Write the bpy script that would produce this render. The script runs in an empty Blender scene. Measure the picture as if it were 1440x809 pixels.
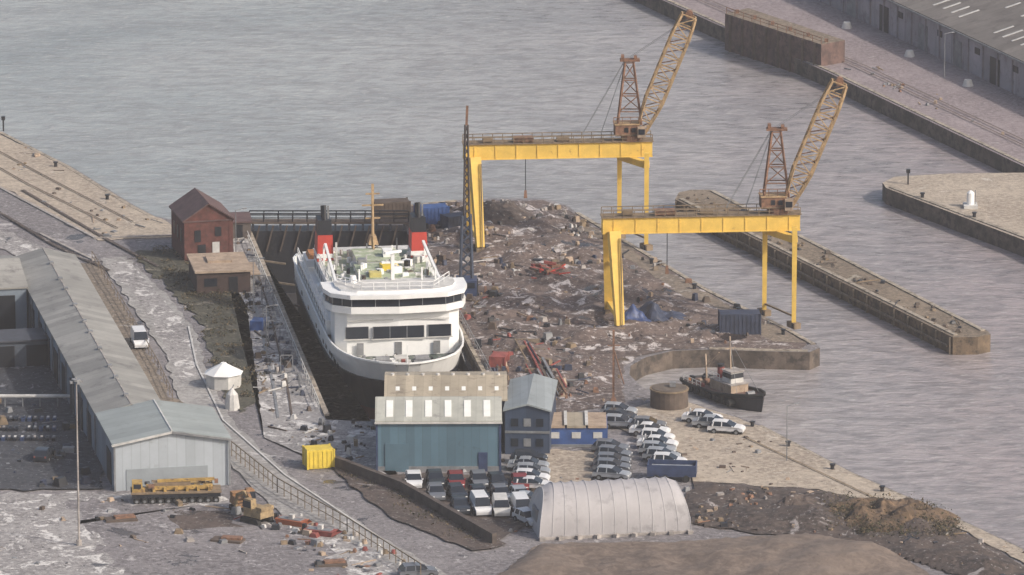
import bpy, bmesh, math, random
from mathutils import Vector, Matrix, noise as mnoise
random.seed(7)
R=random.uniform
scene=bpy.context.scene
# ------------------------------------------------------------ materials
MATS={}
def _nt(name):
    m=bpy.data.materials.new(name); m.use_nodes=True
    nt=m.node_tree; b=nt.nodes['Principled BSDF']
    return m,nt,b
def nd(nt,t,**k):
    n=nt.nodes.new(t)
    for a,v in k.items(): setattr(n,a,v)
    return n
def noise(nt,vec,scale,detail=4,rough=.6,dist=0):
    n=nd(nt,'ShaderNodeTexNoise'); n.inputs['Scale'].default_value=scale
    n.inputs['Detail'].default_value=detail; n.inputs['Roughness'].default_value=rough
    n.inputs['Distortion'].default_value=dist
    nt.links.new(vec,n.inputs['Vector']); return n.outputs['Fac']
def ramp(nt,fac,a,b,ca=0.0,cb=1.0):
    n=nd(nt,'ShaderNodeMapRange'); n.inputs['From Min'].default_value=a; n.inputs['From Max'].default_value=b
    n.inputs['To Min'].default_value=ca; n.inputs['To Max'].default_value=cb
    nt.links.new(fac,n.inputs['Value']); return n.outputs['Result']
def mix(nt,fac,c1,c2,mode='MIX'):
    n=nd(nt,'ShaderNodeMixRGB',blend_type=mode)
    for s,v in (('Fac',fac),('Color1',c1),('Color2',c2)):
        if isinstance(v,(int,float)): n.inputs[s].default_value=v
        elif isinstance(v,tuple): n.inputs[s].default_value=(v[0],v[1],v[2],1)
        else: nt.links.new(v,n.inputs[s])
    return n.outputs['Color']
def bump(nt,b,h,strength,dist=.1):
    n=nd(nt,'ShaderNodeBump'); n.inputs['Strength'].default_value=strength; n.inputs['Distance'].default_value=dist
    nt.links.new(h,n.inputs['Height']); nt.links.new(n.outputs['Normal'],b.inputs['Normal'])
def M(name,col,rough=.7,var=.25,scale=.6,grime=None,gl=.55,metal=0,panel=None,bmp=0):
    if name in MATS: return MATS[name]
    m,nt,b=_nt(name)
    pos=nd(nt,'ShaderNodeNewGeometry').outputs['Position']
    c1=tuple(x*(1-var) for x in col); c2=tuple(min(1,x*(1+var)) for x in col)
    f=ramp(nt,noise(nt,pos,scale),.35,.65)
    c=mix(nt,f,c1,c2)
    f2=noise(nt,pos,scale*7,3)
    c=mix(nt,ramp(nt,f2,.3,.7,0,.5),c,c1)
    if grime:
        c=mix(nt,ramp(nt,noise(nt,pos,scale*1.7,6,.7),gl,gl+.12),c,grime)
    if panel:
        ang,w,amt=panel
        d=nd(nt,'ShaderNodeVectorMath',operation='DOT_PRODUCT'); nt.links.new(pos,d.inputs[0])
        d.inputs[1].default_value=(math.cos(ang)/w,math.sin(ang)/w,0)
        fl=nd(nt,'ShaderNodeMath',operation='FLOOR'); nt.links.new(d.outputs['Value'],fl.inputs[0])
        wn=nd(nt,'ShaderNodeTexWhiteNoise',noise_dimensions='1D'); nt.links.new(fl.outputs[0],wn.inputs['W'])
        v=ramp(nt,wn.outputs['Value'],0,1,0,amt)
        c=mix(nt,v,c,tuple(x*.35 for x in col))
        fr=nd(nt,'ShaderNodeMath',operation='FRACT'); nt.links.new(d.outputs['Value'],fr.inputs[0])
        ln=ramp(nt,fr.outputs[0],0,.12,.4,0)
        c=mix(nt,ln,c,tuple(x*.4 for x in col))
    nt.links.new(c,b.inputs['Base Color'])
    b.inputs['Roughness'].default_value=rough; b.inputs['Metallic'].default_value=metal
    if bmp: bump(nt,b,f2,bmp,.05)
    MATS[name]=m; return m
def G(name,dark,mid,light,lt=.56,pud=.62,sc=1.0,lamt=.9,fk=.59):
    """weathered ground: stains, pale scraped areas, puddle sheen painted into the colour, wet puddles"""
    m,nt,b=_nt(name)
    pos=nd(nt,'ShaderNodeNewGeometry').outputs['Position']
    big=noise(nt,pos,.06*sc,5,.6); med=noise(nt,pos,.3*sc,5,.6,.4); fine=noise(nt,pos,1.5*sc,4,.7)
    c=mix(nt,ramp(nt,big,.38,.62),dark,mid)
    c=mix(nt,ramp(nt,med,.40,.62,0,.9),c,dark)
    c=mix(nt,ramp(nt,fine,.42,.66,0,.85),c,tuple(x*1.25 for x in mid))
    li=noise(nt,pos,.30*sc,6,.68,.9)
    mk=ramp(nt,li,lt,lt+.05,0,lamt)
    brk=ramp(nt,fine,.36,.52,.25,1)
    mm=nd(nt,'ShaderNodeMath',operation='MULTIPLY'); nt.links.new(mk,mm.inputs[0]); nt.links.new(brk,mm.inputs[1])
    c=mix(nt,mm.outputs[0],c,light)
    fl=noise(nt,pos,2.4,2,.6)
    c=mix(nt,ramp(nt,fl,fk+.05,fk+.10,0,.8),c,light)
    fd=noise(nt,pos,1.9,2,.6,.3)
    c=mix(nt,ramp(nt,fd,fk+.02,fk+.09,0,.75),c,tuple(x*.45 for x in dark))
    pd=noise(nt,pos,.16*sc,6,.65,.5)
    pm=ramp(nt,pd,pud,pud+.02)
    c=mix(nt,pm,c,tuple(x*.6 for x in dark))
    nt.links.new(c,b.inputs['Base Color'])
    nt.links.new(ramp(nt,pm,0,1,.85,.06),b.inputs['Roughness'])
    bump(nt,b,fine,.6,.2)
    MATS[name]=m; return m
def water():
    m,nt,b=_nt('water_surface')
    pos=nd(nt,'ShaderNodeNewGeometry').outputs['Position']
    mp=nd(nt,'ShaderNodeMapping'); mp.inputs['Scale'].default_value=(.5,1,1); mp.inputs['Rotation'].default_value=(0,0,.12)
    nt.links.new(pos,mp.inputs['Vector']); v=mp.outputs['Vector']
    big=noise(nt,v,.014,5,.6,.8); mid=noise(nt,v,.07,6,.65,.5); m1=noise(nt,v,.5,4,.65,.3); m2=noise(nt,v,1.3,3,.6)
    sx=nd(nt,'ShaderNodeSeparateXYZ'); nt.links.new(pos,sx.inputs[0])
    c=mix(nt,ramp(nt,big,.35,.65),(.30,.335,.345),(.43,.45,.45))
    c=mix(nt,ramp(nt,sx.outputs['X'],-30,60,0,.85),c,(.36,.295,.295))
    c=mix(nt,ramp(nt,mid,.42,.65,0,.36),c,(.17,.18,.19))
    # ripple shading painted into the colour: darker to the east, fainter to the west
    k=ramp(nt,sx.outputs['X'],-60,40,.28,.62)
    mk=nd(nt,'ShaderNodeMath',operation='MULTIPLY'); nt.links.new(ramp(nt,m1,.44,.62),mk.inputs[0]); nt.links.new(k,mk.inputs[1])
    c=mix(nt,mk.outputs[0],c,(.15,.14,.145))
    c=mix(nt,ramp(nt,m2,.56,.66,0,.32),c,(.55,.53,.51))  # whitish ripple sheen, also painted into the colour
    nt.links.new(c,b.inputs['Base Color']); b.inputs['Roughness'].default_value=.2
    b.inputs['IOR'].default_value=1.33
    h=mix(nt,.4,m1,m2)
    bump(nt,b,h,.9,.55)
    MATS['water']=m; return m
W=water()
yard=G('yard_concrete',(.12,.11,.115),(.22,.205,.21),(.44,.42,.42),.60,.60)
mud=G('mud_ground',(.062,.047,.043),(.155,.118,.104),(.55,.51,.50),.556,.60,.95,.95,.585)  # pale patches and flecks paint puddle sheen and glints into the mud
tanG=G('tan_concrete',(.25,.205,.165),(.41,.35,.28),(.56,.52,.46),.62,.72,1,.8,.62)
roadG=G('pale_road',(.20,.19,.185),(.33,.32,.31),(.52,.50,.49),.60,.70,1,.8,.63)
brownG=G('brown_track',(.13,.105,.085),(.22,.18,.14),(.38,.35,.31),.62,.74)
darkG=G('dark_soil',(.040,.032,.029),(.095,.072,.062),(.34,.31,.30),.60,.66)
shadeG=G('yard_shade',(.022,.025,.032),(.055,.058,.068),(.24,.24,.26),.61,.64)  # navy-dark tone paints the long shed's cast shadow into the ground
sandG=G('sandy_soil',(.115,.088,.072),(.175,.137,.112),(.26,.22,.185),.66,.85,.7,.5,.66)
scrubG=G('rough_grass',(.035,.036,.026),(.085,.078,.055),(.24,.21,.17),.60,.9)
mauve=G('quay_road',(.17,.14,.145),(.28,.235,.24),(.42,.38,.38),.63,.76,1,.8,.62)
ltyard=G('light_concrete',(.17,.16,.16),(.31,.295,.29),(.66,.64,.62),.535,.66,1.2)
stone=M('quay_stone',(.12,.095,.078),.9,.4,.5,(.045,.038,.034),.48,bmp=.5)
pierS=M('pier_stone',(.16,.115,.075),.9,.4,.6,(.055,.044,.036),.5,bmp=.5)
pierT=G('pier_top',(.11,.085,.062),(.22,.175,.13),(.36,.32,.26),.62,.9)
coping=M('coping_stone',(.36,.31,.25),.85,.3,.7,(.12,.10,.08),.5)
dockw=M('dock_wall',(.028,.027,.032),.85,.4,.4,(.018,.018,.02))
brick=M('dark_red_brick',(.12,.045,.038),.9,.35,1.2,(.065,.035,.03),.53)
slate=M('roof_slate',(.11,.065,.062),.7,.3,1)
dark=M('dark_opening',(.014,.016,.022),.5,.3)
glass=M('dark_glass',(.02,.025,.035),.12,.2)
white=M('white_paint',(.80,.80,.79),.4,.06,.7,(.58,.54,.50),.64)
offw=M('off_white',(.55,.54,.52),.6,.2,.8)
black=M('hull_black',(.018,.020,.026),.4,.3,.4)
boot=M('boot_red',(.14,.035,.03),.6,.3)
red=M('funnel_red',(.46,.055,.04),.45,.15,.8)
yellow=M('crane_yellow',(.74,.49,.10),.55,.12,.6,(.36,.20,.06),.62)
rust=M('rusty_steel',(.23,.125,.08),.75,.35,1.5,(.09,.05,.035),.53)
jibm=M('jib_tan',(.42,.29,.16),.7,.28,1.2,(.20,.11,.055),.55)
walk=M('walkway_brown',(.21,.155,.10),.8,.3,1.5)
steel=M('grey_steel',(.21,.215,.225),.5,.3,1)
navy=M('navy_paint',(.035,.055,.12),.5,.25,1)
blue=M('blue_paint',(.045,.095,.26),.5,.25,1)
cladR=M('blue_cladding',(.105,.185,.24),.55,.08,.3,(.065,.115,.15),.62,panel=(0,.9,.4))
cladN=M('navy_cladding',(.04,.06,.105),.55,.15,.3,panel=(0,.8,.3))
roofT=M('tan_roof',(.43,.37,.28),.6,.16,.4,(.24,.20,.155),.55,panel=(0,1.0,.4))
roofG=M('pale_roof',(.45,.45,.40),.55,.14,.4,(.27,.26,.24),.57,panel=(0,1.0,.35))
a11=math.radians(11.5)
roofL=M('shed_roof',(.33,.32,.295),.55,.16,.25,(.19,.18,.17),.55,panel=(a11+math.pi/2,1.6,.45))
roofL2=M('shed_roof_front',(.34,.37,.36),.5,.12,.25,(.24,.25,.24),.57,panel=(a11+math.pi/2,1.6,.3))
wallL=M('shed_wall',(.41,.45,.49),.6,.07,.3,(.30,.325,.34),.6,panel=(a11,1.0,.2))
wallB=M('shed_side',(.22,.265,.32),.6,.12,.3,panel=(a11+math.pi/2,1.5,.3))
skyl=M('skylight',(.80,.80,.76),.4,.08)
tentm=M('tent_fabric',(.38,.365,.375),.55,.09,.35,(.27,.26,.27),.55)
whR=M('warehouse_roof',(.20,.18,.165),.8,.2,.2,(.12,.105,.10),.53,panel=(math.radians(-68),2.2,.35))
whW=M('warehouse_wall',(.36,.33,.355),.8,.16,.3,(.21,.18,.19),.54,panel=(math.radians(-68),5.5,.45))
greenD=M('deck_green',(.32,.37,.25),.7,.25,.6,(.56,.56,.49),.5)
yel2=M('bright_yellow',(.70,.52,.06),.5,.15,1)
orange=M('orange_paint',(.46,.19,.06),.6,.3,1)
redd=M('red_lead',(.26,.07,.06),.7,.35,1.2)
tan=M('tan_sheet',(.38,.29,.215),.8,.28,.8,(.21,.15,.12),.56)
wood=M('timber',(.19,.15,.11),.9,.4,1.5)
conc=M('broken_concrete',(.34,.31,.29),.9,.35,1.2)
tyre=M('tyre_rubber',(.02,.02,.02),.9,.2)
leafA=M('scrub_leaf_dark',(.045,.045,.025),.9,.4,1); leafB=M('scrub_leaf_dry',(.14,.105,.06),.9,.4,1)
dkn=M('dark_navy',(.035,.045,.08),.6,.3,1); dkb=M('dull_brown',(.10,.075,.06),.8,.3,1)
# ------------------------------------------------------------ builder
class B:
    def __init__(s): s.p={}
    def add(s,part,vs,fs,mat):
        d=s.p.setdefault(part,[[],[],[],[]]); o=len(d[0]); d[0]+= [tuple(v) for v in vs]
        if mat not in d[3]: d[3].append(mat)
        k=d[3].index(mat)
        for f in fs: d[1].append([o+i for i in f]); d[2].append(k)
    def box(s,part,c,sz,mat,rz=0,tx=1,ty=1,tilt=None):
        x,y,z=[q/2 for q in sz]; vs=[(-x,-y,-z),(x,-y,-z),(x,y,-z),(-x,y,-z),(-x*tx,-y*ty,z),(x*tx,-y*ty,z),(x*tx,y*ty,z),(-x*tx,y*ty,z)]
        m=Matrix.Translation(c)@Matrix.Rotation(rz,4,'Z')
        if tilt: m=m@Matrix.Rotation(tilt,4,'Y')
        s.add(part,[m@Vector(v) for v in vs],[(3,2,1,0),(4,5,6,7),(0,1,5,4),(1,2,6,5),(2,3,7,6),(3,0,4,7)],mat)
    def tube(s,part,a,b,r,mat,r2=None,n=8,cap=True):
        a=Vector(a); b=Vector(b); d=(b-a); r2=r if r2 is None else r2
        q=d.to_track_quat('Z','Y'); vs=[];off=math.pi/4 if n==4 else 0
        for (c,rr) in ((a,r),(b,r2)):
            for i in range(n):
                t=2*math.pi*i/n+off; vs.append(c+q@Vector((rr*math.cos(t),rr*math.sin(t),0)))
        fs=[(i,(i+1)%n,n+(i+1)%n,n+i) for i in range(n)]
        if cap: fs+= [tuple(range(n))[::-1],tuple(range(n,2*n))]
        s.add(part,vs,fs,mat)
    def beam(s,part,a,b,w,mat): s.tube(part,a,b,w*.707,mat,n=4)
    def prism(s,part,poly,z0,z1,mat,top=None):
        n=len(poly); vs=[(x,y,z0) for x,y in poly]+[(x,y,z1) for x,y in poly]
        s.add(part,vs,[(i,(i+1)%n,n+(i+1)%n,n+i) for i in range(n)]+[tuple(range(n))[::-1]],mat)
        s.add(part,vs[n:],[tuple(range(n))],top or mat)
    def rail(s,part,pts,h,mat,step=1.5,w=.07,mid=True):
        for a,b in zip(pts[:-1],pts[1:]):
            a=Vector(a);b=Vector(b);L=(b-a).length;n=max(1,int(L/step))
            up=Vector((0,0,h))
            for i in range(n+1):
                p=a.lerp(b,i/n); s.beam(part,p,p+up,w,mat)
            s.beam(part,a+up,b+up,w,mat)
            if mid: s.beam(part,a+up*.5,b+up*.5,w*.7,mat)
    def gable(s,x0,x1,y0,y1,eave,ridge,axis,wall,roof,over=.3,gablem=None,z0=0,rp='roof'):
        g=gablem or wall
        if axis=='y':
            xm=(x0+x1)/2
            s.add('walls',[(x0,y0,z0),(x0,y1,z0),(x0,y1,eave),(x0,y0,eave)],[(0,1,2,3)],wall)
            s.add('walls',[(x1,y0,z0),(x1,y1,z0),(x1,y1,eave),(x1,y0,eave)],[(0,1,2,3)],wall)
            for y in (y0,y1): s.add('walls',[(x0,y,z0),(x1,y,z0),(x1,y,eave),(xm,y,ridge),(x0,y,eave)],[(0,1,2,3,4)],g)
            sl=(ridge-eave)/(xm-x0); t=.18
            for sg,xe in ((-1,x0),(1,x1)):
                xo=xe+sg*over; zo=eave-sl*over+.03; zr=ridge+.03
                vs=[(xo,y0-over,zo),(xm,y0-over,zr),(xm,y1+over,zr),(xo,y1+over,zo)]
                vs+=[(a,b,c+t) for a,b,c in vs]
                s.add(rp,vs,[(3,2,1,0),(4,5,6,7),(0,1,5,4),(2,3,7,6),(3,0,4,7)],roof)
        else:
            ym=(y0+y1)/2
            s.add('walls',[(x0,y0,z0),(x1,y0,z0),(x1,y0,eave),(x0,y0,eave)],[(0,1,2,3)],wall)
            s.add('walls',[(x0,y1,z0),(x1,y1,z0),(x1,y1,eave),(x0,y1,eave)],[(0,1,2,3)],wall)
            for x in (x0,x1): s.add('walls',[(x,y0,z0),(x,y1,z0),(x,y1,eave),(x,ym,ridge),(x,y0,eave)],[(0,1,2,3,4)],g)
            sl=(ridge-eave)/(ym-y0); t=.18
            for sg,ye in ((-1,y0),(1,y1)):
                yo=ye+sg*over; zo=eave-sl*over+.03; zr=ridge+.03
                vs=[(x0-over,yo,zo),(x0-over,ym,zr),(x1+over,ym,zr),(x1+over,yo,zo)]
                vs+=[(a,b,c+t) for a,b,c in vs]
                s.add(rp,vs,[(3,2,1,0),(4,5,6,7),(0,1,5,4),(2,3,7,6),(3,0,4,7)],roof)
    def finish(s,name,loc=(0,0,0),rz=0,recalc=True):
        loc=(loc[0],loc[1],loc[2] if len(loc)>2 else 0); meshes=[]
        for part,(vs,fs,mi,ms) in s.p.items():
            me=bpy.data.meshes.new(part if len(s.p)>1 else name); me.from_pydata(vs,[],fs)
            for m in ms: me.materials.append(m)
            me.polygons.foreach_set('material_index',mi); me.update()
            if recalc:
                bm=bmesh.new(); bm.from_mesh(me); bmesh.ops.recalc_face_normals(bm,faces=bm.faces)
                bm.to_mesh(me); bm.free()
            meshes.append((part,me))
        s.meshes=meshes; return place(s,name,loc,rz)
def place(b,name,loc,rz=0,sc=1):
    loc=(loc[0],loc[1],loc[2] if len(loc)>2 else 0)
    if len(b.meshes)==1:
        o=bpy.data.objects.new(name,b.meshes[0][1]); scene.collection.objects.link(o)
        o.location=loc; o.rotation_euler=(0,0,rz); o.scale=(sc,)*3; return o
    e=bpy.data.objects.new(name,None); scene.collection.objects.link(e); e.location=loc; e.rotation_euler=(0,0,rz); e.scale=(sc,)*3
    e.empty_display_size=.5
    for part,me in b.meshes:
        o=bpy.data.objects.new(part,me); scene.collection.objects.link(o); o.parent=e
    return e
def jag(pts,amt,step=2.0):
    out=[]
    n=len(pts)
    for i in range(n):
        a=Vector(pts[i]);b=Vector(pts[(i+1)%n]);L=(b-a).length;k=max(1,int(L/step))
        for j in range(k):
            p=a.lerp(b,j/k); out.append((p.x+R(-amt,amt),p.y+R(-amt,amt)*1.6))
    return out
PZ=[.02]
def patch(name,pts,mat,amt=.5,step=1.6):
    PZ[0]+=.006
    me=bpy.data.meshes.new(name); p=jag(pts,amt,step) if amt else pts
    bm=bmesh.new(); f=bm.faces.new([bm.verts.new((x,y,PZ[0])) for x,y in p])
    bmesh.ops.triangulate(bm,faces=[f],ngon_method='EAR_CLIP')
    bmesh.ops.recalc_face_normals(bm,faces=bm.faces)
    for f in bm.faces:
        if f.normal.z<0: f.normal_flip()
    bm.to_mesh(me); bm.free(); me.materials.append(mat)
    o=bpy.data.objects.new(name,me); scene.collection.objects.link(o); return o
def inpoly(x,y,P):
    c=False;n=len(P);j=n-1
    for i in range(n):
        if (P[i][1]>y)!=(P[j][1]>y) and x<(P[j][0]-P[i][0])*(y-P[i][1])/(P[j][1]-P[i][1])+P[i][0]: c=not c
        j=i
    return c
def edist(x,y,P):
    d=1e9;n=len(P)
    for i in range(n):
        ax,ay=P[i];bx,by=P[(i+1)%n];dx,dy=bx-ax,by-ay;L=dx*dx+dy*dy or 1
        t=max(0,min(1,((x-ax)*dx+(y-ay)*dy)/L)); d=min(d,math.hypot(x-ax-t*dx,y-ay-t*dy))
    return d
def uneven(name,P,mat,amp,step=.8,fs=.22,base=.0):
    """rolling, churned-up ground sheet that dies away to the level at its edges"""
    x0=min(p[0] for p in P);x1=max(p[0] for p in P);y0=min(p[1] for p in P);y1=max(p[1] for p in P)
    nx=int((x1-x0)/step)+1;ny=int((y1-y0)/step)+1;idx={};vs=[];fs_=[]
    def vid(i,j):
        if (i,j) not in idx:
            x=x0+i*step;y=y0+j*step; ins=inpoly(x,y,P); d=edist(x,y,P) if ins else 0
            n1=mnoise.noise(Vector((x*fs,y*fs,1.7)));n2=mnoise.noise(Vector((x*fs*3,y*fs*3,4.1)));n3=mnoise.noise(Vector((x*1.1,y*1.1,9)))
            z=(max(0,n1+.15)*1.1+n2*.4+n3*.26+.1)*amp*min(1,d/2.5)
            idx[(i,j)]=len(vs); vs.append((x,y,(base+.03+z) if ins else -.05))
        return idx[(i,j)]
    for i in range(nx):
        for j in range(ny):
            if inpoly(x0+(i+.5)*step,y0+(j+.5)*step,P): fs_.append((vid(i,j),vid(i+1,j),vid(i+1,j+1),vid(i,j+1)))
    me=bpy.data.meshes.new(name); me.from_pydata(vs,[],fs_); me.materials.append(mat)
    for p in me.polygons: p.use_smooth=True
    o=bpy.data.objects.new(name,me); scene.collection.objects.link(o); return o
def rnd_in(P):
    xs=[p[0] for p in P];ys=[p[1] for p in P]
    while True:
        x=R(min(xs),max(xs));y=R(min(ys),max(ys))
        if inpoly(x,y,P): return x,y
def debris(name,P,n,mats,smax=1.4,hmax=.7,long=.15,clump=0,zb=0):
    b=B(); cl=[rnd_in(P) for _ in range(clump)] if clump else None
    for i in range(n):
        if cl and random.random()<.75:
            c=random.choice(cl)
            for _ in range(20):
                x,y=c[0]+random.gauss(0,1.1),c[1]+random.gauss(0,2.0)
                if inpoly(x,y,P): break
            else: x,y=rnd_in(P)
        else: x,y=rnd_in(P)
        m=random.choice(mats); t=random.random(); s=R(.2,1)**1.8
        if t<long:
            L=R(1,3.2); a=R(0,3.14); z=R(.06,.25)+zb
            b.beam('d',(x-L/2*math.cos(a),y-L/2*math.sin(a),z),(x+L/2*math.cos(a),y+L/2*math.sin(a),z+R(-.05,.15)),R(.07,.16),m)
        else:
            h=R(.12,hmax)*s+.08
            b.box('d',(x,y,(h+zb)/2+.03),(R(.3,smax)*s+.15,R(.3,smax)*s+.15,h+zb),m,R(0,3.14),R(.4,1),R(.4,1))
    return b.finish(name)
def heap(name,c,rx,ry,h,mat,n=36,rz=0,seed=0,rough=.35):
    vs=[];fs=[];rings=14
    for i in range(rings+1):
        t=i/rings
        for j in range(n):
            a=2*math.pi*j/n; cx,cy=math.cos(a),math.sin(a)
            k=1+.30*mnoise.noise(Vector((cx*1.3,cy*1.3,seed*3.1)))+.12*mnoise.noise(Vector((cx*4,cy*4,seed*3.1)))
            x,y=rx*t*k*cx,ry*t*k*cy
            z=h*max(0,1-t*t)**1.3*(1+rough*1.5*mnoise.noise(Vector((x*.45,y*.45,seed*1.7))))+rough*.7*(1-t)*mnoise.noise(Vector((x*1.5,y*1.5,seed)))
            if i==rings: z=-.2
            vs.append((x,y,z))
    for i in range(rings):
        for j in range(n):
            fs.append((i*n+j,i*n+(j+1)%n,(i+1)*n+(j+1)%n,(i+1)*n+j))
    b=B(); b.add('m',vs,fs,mat); return b.finish(name,c,rz)
def strip(name,pts,w,mat,z=None,h=None):
    b=B()
    PZ[0]+=.006; zz=PZ[0] if z is None else z
    L=[];Rr=[]
    for i,p in enumerate(pts):
        a=Vector(pts[max(0,i-1)]);c=Vector(pts[min(len(pts)-1,i+1)]);d=(c-a).normalized();nn=Vector((-d.y,d.x))
        L.append(Vector(p)+nn*w/2);Rr.append(Vector(p)-nn*w/2)
    poly=[(v.x,v.y) for v in L]+[(v.x,v.y) for v in reversed(Rr)]
    if h: b.prism('k',poly,-.05,h,mat)
    else:
        n=len(pts)
        for i in range(n-1):
            b.add('k',[(L[i].x,L[i].y,zz),(L[i+1].x,L[i+1].y,zz),(Rr[i+1].x,Rr[i+1].y,zz),(Rr[i].x,Rr[i].y,zz)],[(0,1,2,3)],mat)
    return b.finish(name)
# ------------------------------------------------------------ setting: water and land
b=B()
b.add('w',[(-3000,30.6,-2.2),(3000,30.6,-2.2),(3000,6000,-2.2),(-3000,6000,-2.2),(5,-3000,-2.2),(3000,-3000,-2.2),(5,30.6,-2.2)],[(0,6,1,2,3),(4,5,1,6)],W)
b.finish('water')
east=[(-13.5,30),(-17.6,31),(-17.9,42),(-7.4,47),(-1.9,48),(4.5,47.5),(7.2,44),(8.5,39),(12.7,29),(24.4,-2),(33.3,-21),(36.2,-27.5),(36.5,-29.5),(35.2,-31.6),(30,-31.2),(23.5,-30.3),(19,-31),(15.8,-34),(13.9,-38),(13.7,-42),(15.2,-48.3),(18,-52),(23.6,-58),(28.2,-64.3),(37.7,-84.4),(49.7,-105.6),(54.3,-114),(95,-190),(300,-600),(-20.6,-600),(-20.6,-62),(-.8,-62)]
west=[(-20.6,-62),(-20.6,-600),(-900,-600),(-900,1500),(-600,1200),(-105,147),(-70,88),(-58.6,66.6),(-48.8,43.8),(-46,38),(-43,35.5),(-36,34),(-33.4,33),(-33.3,30)]
b=B(); b.prism('land',east,-12,0,stone,yard); b.prism('land',west,-12,0,stone,yard)
far=[(0,235),(22.3,178),(31.2,157),(44.4,127),(68,66.5),(160,-166),(1500,-166),(1500,2500),(-400,2500),(-150,600)]
b.prism('land',far,-12,0.0,stone,mauve)
sq=[(48.7,57),(50.5,60.5),(58,62.4),(69.6,63),(110,62),(110,-90),(64.8,25),(49,54)]
b.prism('land',sq,-12,-.01,stone,tanG)
b.finish('ground')
pier=[(21.2,47.5),(21.8,51.5),(23.5,53),(26,53),(57,-21.5),(57.2,-23),(55.6,-24.3),(52.6,-24.5)]
b=B(); b.prism('masonry',pier,-12,-.02,pierS,pierT)
b.beam('fender',(21.4,46,-1.2),(52,-24,-1.2),.22,wood)
for i in range(22):
    t=i/21; b.beam('fender_posts',(21.3+31*t,46.8-71*t,-2.4),(21.3+31*t,46.8-71*t,-.1),.22,wood)
b.finish('stone_pier')
blk=[(31,152),(44,130),(47.5,133),(34.5,156)]
b=B(); b.prism('masonry',blk,-12,3.2,M('block_stone',(.15,.095,.082),.9,.3,.5,(.075,.05,.046),.47,bmp=.4),pierT)
for i in range(6):
    p=Vector((32,151.5)).lerp(Vector((44,131)),i/5.0); b.box('bollards',(p.x+.8,p.y+.8,3.45),(.5,.5,.5),rust)
b.rail('handrail',[(31.2,152,3.2),(44,130.3,3.2)],.9,rust,2.2,.1)
for i in range(8):
    p=Vector((31,152)).lerp(Vector((44,130)),(i+.5)/8); b.beam('buttress',(p.x-.1,p.y-.1,-2.4),(p.x-.1,p.y-.1,3.1),.35,dkb)
b.finish('harbour_caisson')
for pts in ([(8.4,39.5),(12.3,29.2),(24,-1.8),(32.9,-20.8),(35.8,-28)],[(-7.3,46.5),(-17.3,41.6)],[(23.4,-30.8+.9),(30,-30.7),(35,-31.1)],
            [(28,-65),(37.2,-84.9),(49.1,-106.0),(53.8,-115)],[(22.9,178.3),(31.8,157.3),(45,127.3),(68.6,66.9)],[(49.6,54.3),(65.2,26)],
            [(-69.6,87),(-59.2,66.4),(-49.4,43.5),(-46.4,37.6)],[(22,47.4),(53,-23.6)],[(26.2,52),(56.4,-21.4)]):
    strip('quay_kerb',pts,.6,coping,h=.12)
pen=[(-7,46),(4,46.5),(6.8,43),(8,38.6),(11.8,29),(23.5,-2),(32.4,-21),(35.3,-28),(34,-31),(23.5,-29.7),(18.5,-30.5),(15,-34),(13.2,-38),(12.8,-46),(13,-55),(6,-60),(1,-56),(-2.5,-46),(-8.5,0),(-12,28),(-17,41)]
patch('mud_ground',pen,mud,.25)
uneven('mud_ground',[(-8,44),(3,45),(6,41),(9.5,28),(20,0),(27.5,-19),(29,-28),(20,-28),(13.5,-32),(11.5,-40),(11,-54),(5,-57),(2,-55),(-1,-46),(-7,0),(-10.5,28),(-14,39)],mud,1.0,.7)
patch('peninsula_edge_path',[(8,37.5),(11.6,28.8),(23.3,-2),(32,-20.5),(35,-28),(31,-27),(28.5,-17),(20.6,-3.5),(10,27)],brownG,.4)
patch('quay_apron',[(-70,86.5),(-58.6,65),(-49,42.8),(-44,34.5),(-42.4,26.3),(-52.3,24.3),(-67.2,55.3),(-110,110),(-106,146)],tanG,.2)
patch('road',[(-67.5,54),(-52.5,24),(-47,15),(-52,13),(-60,28),(-78,58)],yard,.3)
patch('ground_strip',[(-72,40),(-58,20),(-62,16),(-82,40)],ltyard,.5)
patch('brown_track',[(-58,11),(-51.8,13),(-46,-15),(-39.4,-52),(-36.5,-57),(-42,-58),(-48,-30),(-54,-8)],brownG,.4)
patch('road',[(-51.6,15),(-48.4,16),(-42,-5),(-37.7,-22.8),(-35.8,-39.4),(-31.4,-65),(-23.4,-89),(-12.2,-113.5),(-4,-130),(-12,-130),(-24.6,-103),(-32.5,-77),(-38.6,-52),(-41,-33),(-46.5,-8)],roadG,.3)
patch('light_concrete',[(-50.5,12),(-48,13),(-42.5,-6),(-38.3,-24),(-36.4,-40),(-38.2,-46),(-40.6,-34),(-43.5,-15)],ltyard,.4)
scr=[(-48,17.5),(-40,20),(-36,10),(-31.5,-9),(-29.4,-52),(-31,-60),(-35,-42),(-36.6,-22),(-41,-4)]
patch('rough_grass',scr,scrubG,.6)
patch('dockside_apron',[(-33.8,28),(-36,28),(-35.5,8),(-32.2,-10),(-29.6,-45),(-28,-70),(-18,-86),(-12,-90),(-14.5,-84),(-14.9,-70),(-16,-63.5),(-21.2,-62.5),(-23.4,-45),(-27.6,-12)],ltyard,.12)
tanq=[(11.3,-65),(14,-57),(18.5,-53.2),(23.4,-58.8),(27.7,-64.8),(37.2,-85),(49.1,-106.2),(62,-130),(58,-130),(48,-107),(40,-97),(33.5,-91.6),(20,-88.5),(19,-77)]
patch('quay_apron',tanq,tanG,.2)
patch('car_park',[(3.2,-75.5),(9,-75.5),(8.8,-89),(3.1,-89)],tanG,.4)
patch('car_park',[(-15,-85.5),(3,-85.5),(3,-104),(-2,-112),(-6,-106),(-14,-94)],darkG,.3)
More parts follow.
